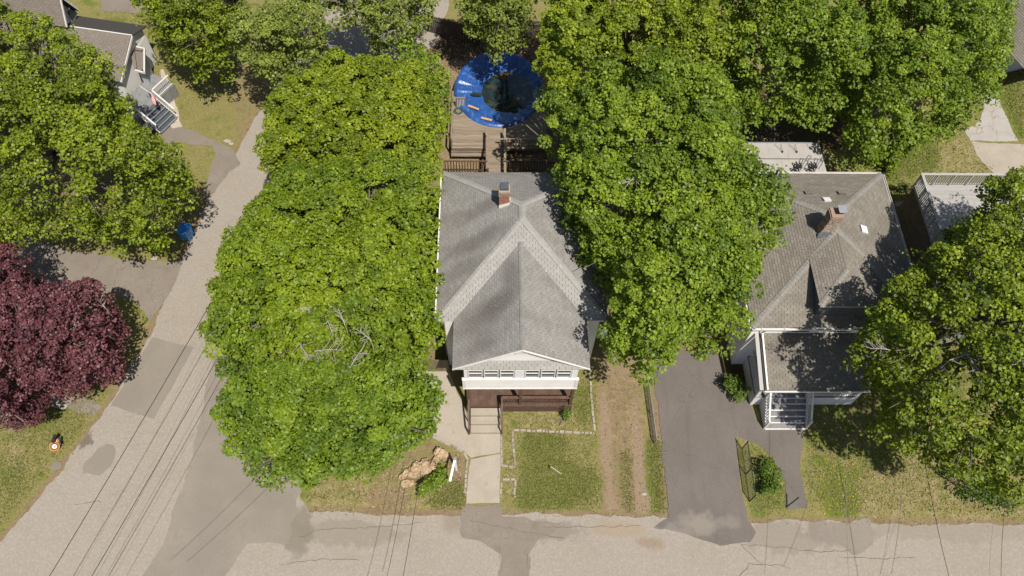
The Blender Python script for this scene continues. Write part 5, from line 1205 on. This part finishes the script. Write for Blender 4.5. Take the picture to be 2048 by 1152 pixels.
cable((1852, 930), (1903, 1152), 6.0, .012, 'cable_black', 'black cable slanting down right over the right lawn', .1, .5)
cable((1796, 1037), (1763, 1152), 6.0, .008, 'cable_grey', 'faint cable slanting down left over the front street at right', .3, .5)
cable((1995, 998), (1983, 1152), 6.0, .008, 'cable_grey', 'left of two thin cables near the lower right corner', .3, .5)
cable((2014, 998), (2007, 1152), 6.0, .01, 'cable_black', 'right of two thin cables near the lower right corner', .3, .5)

# ------------------------------------------------------------ trees
def leaf_cloud(cent, rad, tone, n_per, size, seed, flat=.35, upb=.35, shell=.55):
    """cent (m,3), rad (m,), n leaves round each centre"""
    r = np.random.default_rng(seed); m = len(cent); N = int(n_per * m)
    k = r.integers(0, m, N); d = r.normal(size=(N, 3)); d[:, 2] = np.abs(d[:, 2]) * 1.0 - .35; d /= np.linalg.norm(d, axis=1)[:, None]
    rr = rad[k] * (shell + (1 - shell) * r.random(N) ** .6) * np.where(r.random(N) < .08, 1.25, 1)
    pos = cent[k] + d * rr[:, None] * np.array([1, 1, .75])
    nrm = d * .55 + r.normal(size=(N, 3)) * .5 + np.array([0, 0, upb + .35]); nrm /= np.linalg.norm(nrm, axis=1)[:, None]
    t = np.cross(nrm, r.normal(size=(N, 3))); t /= np.linalg.norm(t, axis=1)[:, None]; b = np.cross(nrm, t)
    s = size * (.6 + .8 * r.random(N)); L = s[:, None] * t; Wd = s[:, None] * b * (.38 + .14 * r.random(N))[:, None]
    bend = nrm * (s * .18)[:, None]
    v = np.stack([pos - L * .5, pos + Wd - bend * .5, pos + L * .55, pos - Wd - bend * .5], 1).reshape(-1, 3)
    q = np.arange(N * 4).reshape(N, 4); tn = np.clip(tone[k] + r.normal(size=N) * .12, 0, 1)
    return v, q, np.repeat(tn, 4)
TRI = [0]
def tree(name, label, cat, px, ze, zt, leaf, sp=.6, lobe=2.2, lobeh=.9, n_per=60, size=.19, seed=1, under=1.6, gap=.12, cr=.42, trunk=None, tr=.28, twigs=(), edge=1.8, group=None, gapn=0.0, hf=.5):
    r = np.random.default_rng(seed); pcx = sum(q[0] for q in px) / len(px); pcy = sum(q[1] for q in px) / len(px); ax, ay = pcx - 982, pcy - 1498; al_ = math.hypot(ax, ay)
    def edge_h(q):
        dx_, dy_ = q[0] - pcx, q[1] - pcy; c_ = (dx_ * ax + dy_ * ay) / (al_ * (math.hypot(dx_, dy_) + 1e-6)); return ze + max(0, c_) * hf * (zt - ze)
    w = [(p.x, p.y) for p in (P(q[0], q[1], edge_h(q)) for q in px)]; xs = [q[0] for q in w]; ys = [q[1] for q in w]
    G = np.mgrid[min(xs):max(xs):sp, min(ys):max(ys):sp].reshape(2, -1); x, y = G + r.uniform(-.5, .5, G.shape) * sp
    ins = inside(x, y, w); x, y = x[ins], y[ins]; d = dist_edge(x, y, w); keep = d > cr * .5; x, y, d = x[keep], y[keep], d[keep]
    R = min(max(d.max(), 1), 99); t = np.clip(d / (R * .75), 0, 1); dome = np.sqrt(np.clip(1 - (1 - t) ** 2, 0, 1))
    # big lobes
    Lg = np.mgrid[min(xs) - lobe:max(xs) + lobe:lobe, min(ys) - lobe:max(ys) + lobe:lobe].reshape(2, -1); Lc = Lg + r.uniform(-.42, .42, Lg.shape) * lobe; lh = r.uniform(-.3, .5, Lc.shape[1]) * lobeh; lt = r.uniform(0, 1, Lc.shape[1])
    D = np.hypot(x[:, None] - Lc[0], y[:, None] - Lc[1]) ; j = D.argmin(1); dl = D.min(1) / (lobe * .62); hz = lh[j] + lobeh * (.6 - np.clip(dl, 0, 1.3) ** 2)
    L2g = np.mgrid[min(xs) - 1:max(xs) + 1:lobe * .48, min(ys) - 1:max(ys) + 1:lobe * .48].reshape(2, -1); L2 = L2g + r.uniform(-.4, .4, L2g.shape) * lobe * .48; D2_ = np.hypot(x[:, None] - L2[0], y[:, None] - L2[1]).min(1) / (lobe * .3)
    hz = hz + lobeh * .5 * (.5 - np.clip(D2_, 0, 1.4) ** 2)
    z = ze + (zt - ze) * dome + hz * np.clip(t * 2 + .3, .3, 1) + r.normal(size=len(x)) * .12
    k = r.random(len(x)) > gap * (dl > .75) * 1.0 + gap * .25 + gapn * (dl > .8)
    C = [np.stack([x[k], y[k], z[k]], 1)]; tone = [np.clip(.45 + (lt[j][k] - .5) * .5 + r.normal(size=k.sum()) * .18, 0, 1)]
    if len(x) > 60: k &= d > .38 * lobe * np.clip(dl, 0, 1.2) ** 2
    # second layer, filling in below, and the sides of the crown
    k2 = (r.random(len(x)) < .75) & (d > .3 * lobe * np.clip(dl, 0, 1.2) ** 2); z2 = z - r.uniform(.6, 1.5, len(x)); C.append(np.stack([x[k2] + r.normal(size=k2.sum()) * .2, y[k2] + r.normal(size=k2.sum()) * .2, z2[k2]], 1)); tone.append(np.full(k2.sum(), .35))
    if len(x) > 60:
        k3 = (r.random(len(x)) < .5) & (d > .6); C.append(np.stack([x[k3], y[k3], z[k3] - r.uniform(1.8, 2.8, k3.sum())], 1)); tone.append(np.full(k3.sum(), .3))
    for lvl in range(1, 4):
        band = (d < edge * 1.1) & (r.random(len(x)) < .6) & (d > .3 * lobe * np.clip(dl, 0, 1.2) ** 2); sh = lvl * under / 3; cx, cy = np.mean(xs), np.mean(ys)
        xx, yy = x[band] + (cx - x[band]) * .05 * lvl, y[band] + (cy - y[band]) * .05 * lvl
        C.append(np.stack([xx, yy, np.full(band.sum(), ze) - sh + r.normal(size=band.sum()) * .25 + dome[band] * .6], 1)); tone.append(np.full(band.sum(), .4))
    C = np.concatenate(C); tone = np.concatenate(tone); rad = cr * (.75 + .6 * r.random(len(C)))
    ntop = int(k.sum())       # the top layer carries most leaves
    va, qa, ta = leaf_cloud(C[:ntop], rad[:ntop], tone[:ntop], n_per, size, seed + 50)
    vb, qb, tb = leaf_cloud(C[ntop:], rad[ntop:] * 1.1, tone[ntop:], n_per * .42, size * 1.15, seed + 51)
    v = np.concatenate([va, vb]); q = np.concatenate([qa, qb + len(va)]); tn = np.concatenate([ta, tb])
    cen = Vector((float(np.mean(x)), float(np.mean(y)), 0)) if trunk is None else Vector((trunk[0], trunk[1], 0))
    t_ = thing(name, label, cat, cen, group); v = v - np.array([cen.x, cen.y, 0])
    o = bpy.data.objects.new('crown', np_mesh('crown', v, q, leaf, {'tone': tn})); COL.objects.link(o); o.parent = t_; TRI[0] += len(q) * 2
    # trunk and limbs
    zf = ze - under * .8; m_ = MB(); m_.tube([cen, cen + Vector((.05, .05, zf * .5)), cen + Vector((.1, 0, zf))], tr, 10, tr * .7); m_.tube([cen + Vector((.1, 0, zf)), cen + Vector((.15, .1, zt - 1.2))], tr * .65, 8, .06)
    obj('trunk', m_, 'bark', t_)
    m_ = MB(); top = cen + Vector((.1, 0, zf))
    inl = inside(Lc[0], Lc[1], w)
    for i in np.where(inl)[0]:
        dl_ = float(dist_edge(np.array([Lc[0][i]]), np.array([Lc[1][i]]), w)[0]); tt = min(1, dl_ / (R * .75)); zz = ze + (zt - ze) * math.sqrt(1 - (1 - tt) ** 2) + lh[i] - .15
        e = Vector((Lc[0][i], Lc[1][i], zz)); st_ = top + Vector((0, 0, (zz - zf) * .15)); md = st_.lerp(e, .5) + Vector((0, 0, -.15)); m_.tube([st_, md, e], tr * .38, 5, .025)
        for s_ in range(3):
            a = r.random() * 6.28; m_.tube([md.lerp(e, .4), e + Vector((math.cos(a) * lobe * .4, math.sin(a) * lobe * .4, .0))], .045, 4, .012)
    obj('limbs', m_, 'bark', t_)
    for (tx_, ty_, tz_, s_) in twigs:
        m_ = MB(); b0 = P(tx_, ty_, tz_ - .45); rr = random.Random(int(tx_)); a0 = rr.random() * 6.28
        main = b0 + Vector((math.cos(a0), math.sin(a0), .25)) * s_; m_.tube([b0 - Vector((0, 0, .8)), b0, b0.lerp(main, .5) + Vector((0, 0, .1)), main], .028, 5, .01)
        for i in range(9):
            u_ = b0.lerp(main, .05 + i * .1); a = a0 + rr.uniform(-1.3, 1.3); e_ = u_ + Vector((math.cos(a), math.sin(a), .15)) * s_ * rr.uniform(.25, .6); m_.tube([u_, e_], .014, 4, .006); a += rr.uniform(-.8, .8); m_.tube([u_.lerp(e_, .6), u_.lerp(e_, .6) + Vector((math.cos(a), math.sin(a), .1)) * s_ * .25], .008, 4, .004)
        obj('dead_branch', m_, 'bare_twig', t_)
    return t_
row = 'street maples between the side street and the middle house'
tree('maple_tree', 'topmost light green maple of the row left of the middle house', 'tree',
     [(600, 165), (640, 125), (700, 112), (760, 125), (800, 150), (860, 170), (880, 215), (890, 260), (885, 320), (880, 360), (700, 380), (540, 370), (520, 330), (540, 290), (530, 240), (570, 215), (560, 190)], 6.2, 9.0, 'leaf_maple_top', sp=.5, lobe=1.4, lobeh=.75, n_per=185, size=.122, seed=3, gap=.06, cr=.4, group=row)
tree('maple_tree', 'middle light green maple of the row, beside the roof edge, with bare twigs', 'tree',
     [(520, 345), (600, 335), (700, 340), (880, 345), (882, 420), (872, 470), (880, 560), (872, 640), (890, 690), (870, 730), (760, 745), (600, 750), (440, 745), (432, 712), (412, 690), (440, 650), (432, 600), (450, 560), (445, 510), (480, 470), (490, 420), (515, 390)], 6.0, 10.2, 'leaf_maple', sp=.5, lobe=1.5, lobeh=.8, n_per=185, size=.122, seed=4, gap=.07, cr=.4, group=row,
     twigs=[(598, 685, 10.0, 1.1), (630, 702, 10.0, 1.3), (700, 735, 9.6, 1.1), (690, 650, 10.3, .8), (742, 680, 10.2, .8), (590, 622, 10.3, .7), (655, 640, 10.4, .8)])
tree('maple_tree', 'lowest light green maple of the row, over the street corner', 'tree',
     [(440, 740), (600, 725), (760, 735), (860, 725), (862, 760), (890, 800), (888, 850), (870, 890), (830, 915), (800, 945), (740, 965), (680, 960), (620, 985), (560, 965), (515, 975), (520, 930), (455, 925), (450, 880), (470, 850), (430, 850), (455, 800), (440, 775)], 5.0, 8.4, 'leaf_maple_low', sp=.5, lobe=1.5, lobeh=.75, n_per=185, size=.122, seed=5, gap=.07, cr=.4, under=1.4, group=row)
tree('maple_tree', 'big mid green maple between the middle house and the right house', 'tree',
     [(1180, 175), (1230, 140), (1330, 135), (1420, 170), (1470, 215), (1500, 260), (1515, 310), (1515, 345), (1535, 390), (1560, 440), (1560, 520), (1530, 560), (1490, 580), (1500, 640), (1470, 700), (1420, 715), (1370, 700), (1355, 740), (1325, 770), (1310, 790), (1270, 760), (1240, 735), (1195, 700), (1205, 640), (1205, 560), (1150, 520), (1130, 470), (1095, 425), (1110, 380), (1105, 330), (1130, 290), (1050, 250), (1050, 235), (1110, 225)],
     7.6, 12.6, 'leaf_maple_mid', sp=.55, lobe=2.0, lobeh=1.0, n_per=165, size=.132, seed=6, gap=.2, cr=.45, under=2.4, tr=.4, gapn=.25, twigs=[(1275, 350, 12.2, 1.0), (1272, 300, 12.4, .8), (1385, 320, 12.2, .7), (1330, 400, 12.3, .5)])
wood = 'trees behind the middle and right houses'
tree('maple_tree', 'yellow green maple right of the pool at the top', 'tree',
     [(1080, 20), (1120, -60), (1260, -60), (1420, -60), (1440, 60), (1450, 170), (1380, 215), (1300, 170), (1200, 190), (1140, 240), (1085, 225), (1068, 180), (1078, 120), (1082, 70)], 8, 12.5, 'leaf_yellow', sp=.55, lobe=1.9, lobeh=1.1, n_per=155, size=.135, seed=8, gap=.2, cr=.42, under=2.5, gapn=.35, group=wood)
tree('maple_tree', 'dense green maple behind the flat roof at top centre right', 'tree',
     [(1420, -60), (1650, -60), (1700, 60), (1710, 190), (1700, 225), (1650, 215), (1600, 225), (1580, 205), (1530, 215), (1490, 195), (1440, 180), (1430, 100)], 7.5, 12, 'leaf_maple_mid', sp=.55, lobe=2.0, lobeh=1.2, n_per=155, size=.135, seed=9, gap=.3, cr=.44, under=2.5, gapn=.45, group=wood)
tree('maple_tree', 'broad green maple at the top right beside the concrete patio', 'tree',
     [(1650, -60), (2040, -60), (2035, 10), (2015, 60), (2020, 130), (1985, 170), (1980, 215), (1950, 245), (1900, 265), (1850, 275), (1800, 300), (1750, 310), (1700, 305), (1675, 270), (1670, 200), (1660, 80)], 5.5, 10.5, 'leaf_maple_mid', sp=.55, lobe=2.0, lobeh=1.2, n_per=155, size=.135, seed=10, gap=.3, cr=.44, under=2.5, gapn=.4, group=wood)
tree('maple_tree', 'large dark olive maple leaning over the right house and lawn', 'tree',
     [(2090, 330), (2040, 350), (1990, 380), (1930, 400), (1900, 425), (1870, 440), (1900, 470), (1850, 490), (1840, 520), (1800, 540), (1790, 590), (1740, 600), (1700, 640), (1720, 690), (1690, 720), (1730, 780), (1760, 800), (1755, 860), (1790, 880), (1830, 920), (1900, 930), (1950, 970), (2000, 960), (2048, 1020), (2100, 1020), (2200, 800), (2200, 400)],
     8.4, 12.2, 'leaf_shade', sp=.6, lobe=1.9, lobeh=1.3, n_per=140, size=.128, seed=12, hf=.2, gap=.3, cr=.42, under=2.6, gapn=.25, tr=.4, twigs=[(1930, 705, 12, 1.6), (1900, 720, 11.8, 1.3), (1990, 735, 11.8, 1.4), (1780, 700, 11.2, 1.0), (1845, 595, 11.8, .9)])
tree('oak_tree', 'large feathery olive tree over the left driveway and the top left house', 'tree',
     [(-120, 60), (0, 30), (40, 40), (70, 80), (130, 95), (150, 120), (200, 120), (225, 160), (265, 175), (255, 210), (280, 235), (300, 290), (330, 300), (350, 330), (400, 330), (405, 370), (385, 400), (360, 425), (340, 460), (320, 500), (280, 480), (235, 475), (190, 500), (120, 470), (60, 480), (0, 475), (-120, 500)],
     6.8, 11.5, 'leaf_olive', sp=.58, lobe=1.7, lobeh=1.2, n_per=140, size=.122, seed=13, hf=.1, gap=.42, cr=.42, under=2.2, gapn=.42, tr=.38)
tree('red_maple_tree', 'dark red Japanese style maple at the left edge', 'tree',
     [(-120, 480), (0, 490), (50, 500), (75, 540), (60, 570), (110, 590), (150, 610), (180, 590), (210, 590), (250, 610), (262, 660), (262, 700), (245, 740), (210, 765), (190, 775), (150, 790), (130, 800), (90, 790), (75, 830), (60, 865), (0, 865), (-120, 860)],
     3.6, 7.6, 'leaf_red', sp=.42, lobe=1.3, lobeh=.6, n_per=110, size=.11, seed=14, gap=.16, cr=.34, under=1.4, gapn=.2, twigs=[(150, 620, 7.0, .8), (150, 640, 7.0, .6), (210, 615, 6.4, .7), (30, 830, 5.6, .6), (5, 590, 7.0, .8), (5, 720, 7.2, .7)])
tree('maple_tree', 'leafy green tree on the lawn at the top left, trunk in the grass', 'tree',
     [(265, 10), (270, -60), (480, -60), (490, 20), (470, 60), (455, 110), (420, 120), (395, 115), (370, 125), (330, 90), (300, 70), (285, 40)], 6.0, 9.5, 'leaf_olive', sp=.52, lobe=1.6, lobeh=.9, n_per=130, size=.128, seed=15, gap=.3, cr=.42, under=2.2, gapn=.3, trunk=(-18.9, 42.2))
tree('maple_tree', 'pale sparse tree over the top of the side street', 'tree',
     [(480, 50), (520, 25), (560, 20), (600, 40), (640, 70), (690, 80), (640, 110), (625, 150), (580, 145), (540, 165), (500, 150), (460, 115), (470, 80)], 6.5, 8.8, 'leaf_pale', sp=.55, lobe=1.4, lobeh=.8, n_per=130, size=.128, seed=16, gap=.35, cr=.4, under=1.5, gapn=.25, twigs=[(655, 85, 7.5, 1.0), (640, 30, 8, 1.0)])
tree('maple_tree', 'sparse tree at the top centre left with pale bare limbs', 'tree',
     [(560, -60), (760, -60), (880, -40), (880, 30), (840, 85), (760, 100), (740, 70), (700, 40), (650, 30), (600, 25), (560, 10)], 6.5, 9.0, 'leaf_pale', sp=.6, lobe=1.6, lobeh=.9, n_per=85, size=.145, seed=17, gap=.35, cr=.42, under=1.5, gapn=.25, twigs=[(790, 60, 7.6, 1.3), (670, 20, 8, 1.3), (785, 35, 8, 1.0)])
tree('maple_tree', 'pale green tree hanging over the fence behind the pool', 'tree',
     [(895, 30), (905, -60), (1060, -60), (1070, 20), (1078, 60), (1040, 70), (1015, 80), (1000, 90), (975, 70), (940, 55), (910, 55)], 6.5, 9.5, 'leaf_pale', sp=.52, lobe=1.5, lobeh=.9, n_per=130, size=.128, seed=18, gap=.3, cr=.4, under=1.8, gapn=.3, trunk=(-1.5, 47.5))
tree('young_tree', 'slim green tree between the maple row and the pool', 'tree',
     [(780, 110), (830, 85), (880, 110), (885, 150), (905, 190), (900, 260), (870, 280), (850, 230), (800, 180)], 4.0, 6.0, 'leaf_maple_mid', sp=.5, lobe=1.3, lobeh=.5, n_per=90, size=.14, seed=19, gap=.3, cr=.38, under=1.5, gapn=.3, tr=.12)
# shrubs
def shrub(label, px, ze, zt, leaf, seed, n_per=55, size=.09, sp=.28, name='shrub', cr=.2, gap=.25, lobe=.8):
    return tree(name, label, 'shrub', px, ze, zt, leaf, sp=sp, lobe=lobe, lobeh=.2, n_per=n_per, size=size, seed=seed, gap=gap, cr=cr, under=ze * .8, tr=.04, edge=.5)
shrub('low green shrub at the corner of the right house beside the driveway', [(1440, 755), (1460, 745), (1485, 765), (1502, 790), (1490, 808), (1455, 800), (1440, 780)], .5, .95, 'leaf_shrub', 31)
shrub('leafy weeds growing over the paper leaf bags', [(885, 915), (896, 925), (895, 955), (885, 980), (860, 990), (840, 1000), (835, 975), (860, 955), (875, 935)], .4, .8, 'leaf_maple_mid', 32, sp=.24)
shrub('small dark rose bush in the bed before the brown porch', [(1117, 825), (1130, 820), (1142, 830), (1140, 840), (1122, 842)], .25, .5, 'leaf_shrub', 33, sp=.2, cr=.14)
shrub('bushy green plant behind the dark green chain link fence', [(1515, 925), (1545, 915), (1565, 950), (1562, 985), (1530, 1000), (1512, 970)], .35, .8, 'leaf_shrub', 34, gap=.5)
shrub('light green shrub on the lawn behind the right house', [(1762, 318), (1790, 300), (1800, 330), (1790, 350), (1765, 350)], .6, 1.3, 'leaf_maple', 35, size=.12, sp=.35, cr=.28)
shrub('clipped hedge running between the right house and the brick outbuilding', [(1770, 366), (1832, 366), (1832, 380), (1770, 380)], .6, .9, 'leaf_shrub', 36, sp=.3, cr=.22, name='hedge')
shrub('leggy green shrub by the front path at the top left', [(345, 300), (360, 285), (368, 330), (372, 365), (350, 350), (340, 320)], .7, 1.3, 'leaf_olive', 37, size=.12, sp=.4, cr=.25, gap=.5)
shrub('low bush at the verge left of the blue bin', [(290, 480), (320, 470), (345, 465), (355, 480), (330, 500), (300, 508)], .7, 1.3, 'leaf_olive', 38, size=.12, sp=.35, cr=.28, gap=.2)
shrub('straggly overgrown shrub on the right verge under the big tree', [(1870, 940), (1930, 935), (1990, 975), (2040, 1000), (2048, 1035), (1960, 1010), (1900, 985)], .4, .9, 'leaf_shrub', 39, size=.1, sp=.4, cr=.28, gap=.6)
# ------------------------------------------------------------ grass blades, litter (nobody could count them)
def scatter(name, pxpoly, n, leaf, size, seed, hgt=.05, up=.6, label=None, dens=None):
    r = np.random.default_rng(seed); w = [(p.x, p.y) for p in PL(pxpoly)]; xs = [q[0] for q in w]; ys = [q[1] for q in w]
    x = r.uniform(min(xs), max(xs), n); y = r.uniform(min(ys), max(ys), n); k = inside(x, y, w)
    if dens is not None:
        ix = np.clip(((x - GX0) / GS).astype(int), 0, NX - 1); iy = np.clip(((y - GY0) / GS).astype(int), 0, NY - 1); k &= r.random(n) < dens[iy, ix]
    x, y = x[k], y[k]; N = len(x); a = r.uniform(0, 6.28, N); s = size * (.5 + r.random(N)); h = hgt * (.3 + r.random(N) * 1.2)
    px_ = np.stack([x, y, np.full(N, .0)], 1); d = np.stack([np.cos(a), np.sin(a), np.zeros(N)], 1); e = np.stack([-np.sin(a), np.cos(a), np.zeros(N)], 1)
    v = np.stack([px_ - d * (s * .5)[:, None] + [0, 0, .004], px_ + e * (s * up)[:, None] + np.stack([np.zeros(N), np.zeros(N), h], 1), px_ + d * (s * .5)[:, None] + [0, 0, .006]], 1).reshape(-1, 3)
    o = bpy.data.objects.new(name, np_mesh(name, v, np.arange(N * 3).reshape(N, 3), leaf, {'tone': np.repeat(r.random(N), 3)})); COL.objects.link(o); o['kind'] = 'stuff'; TRI[0] += N
    if label: o['label'] = label
    return o
gd = np.clip(A['lush'] * 1.3 - A['dirt'] * .9 - A['track'], .03, 1)
for _pv in ([(1976, 155), (2045, 285), (2060, 330), (2005, 356), (1955, 318), (1935, 285), (1924, 262)], [(1360, 690), (1440, 700), (1460, 785), (1525, 855), (1610, 858), (1605, 960), (1618, 1022), (1570, 1022), (1562, 955), (1540, 918), (1505, 888), (1476, 876), (1484, 960), (1498, 1060), (1330, 1050), (1326, 930), (1300, 700)],
            [(930, 845), (1004, 850), (1001, 1010), (930, 1010)], [(320, 140), (345, 165), (362, 250), (430, 278), (480, 325), (440, 390), (400, 405), (425, 300), (330, 292)]):
    gd = gd * (1 - region(_pv, 1))
scatter('grass', [(1003, 740), (1190, 740), (1345, 800), (1345, 1040), (1003, 1032)], 60000, 'leaf_grass', .07, 41, .06, dens=gd)
scatter('grass', [(1480, 700), (2100, 600), (2100, 1055), (1480, 1055)], 90000, 'leaf_grass', .08, 42, .045, dens=gd)
scatter('grass', [(-60, 700), (250, 700), (200, 850), (0, 1075), (-60, 1100)], 60000, 'leaf_grass', .08, 43, .06, dens=gd)
scatter('grass', [(200, 20), (560, 20), (540, 190), (480, 300), (400, 400), (300, 280)], 50000, 'leaf_grass', .07, 44, .04, dens=gd)
scatter('grass', [(1740, 250), (1940, 200), (2060, 100), (2060, 300), (1960, 350), (1740, 420)], 50000, 'leaf_grass', .09, 45, .07, dens=gd)
scatter('grass', [(605, 940), (935, 900), (932, 1030), (615, 1030)], 30000, 'leaf_grass', .09, 46, .08, dens=gd)
scatter('leaf_litter', [(820, 60), (1560, 60), (1560, 345), (820, 345)], 26000, 'leaf_dry', .1, 47, .02)
scatter('leaf_litter', [(1185, 690), (1310, 690), (1325, 1040), (1190, 1040)], 2500, 'leaf_dry', .045, 48, .01)
scatter('dry_grass', [(1700, 900), (2060, 900), (2060, 1050), (1640, 1050)], 14000, 'leaf_dry', .08, 49, .07, dens=np.clip(A['straw'], .0, 1) ** 2)
scatter('dry_grass', [(605, 940), (935, 900), (932, 1022), (622, 1020)], 3500, 'leaf_dry', .07, 50, .05)
scatter('dandelions', [(1635, 925), (1720, 915), (1735, 1010), (1640, 1035)], 420, 'leaf_petal', .055, 51, .08)
print('leaf triangles', TRI[0])
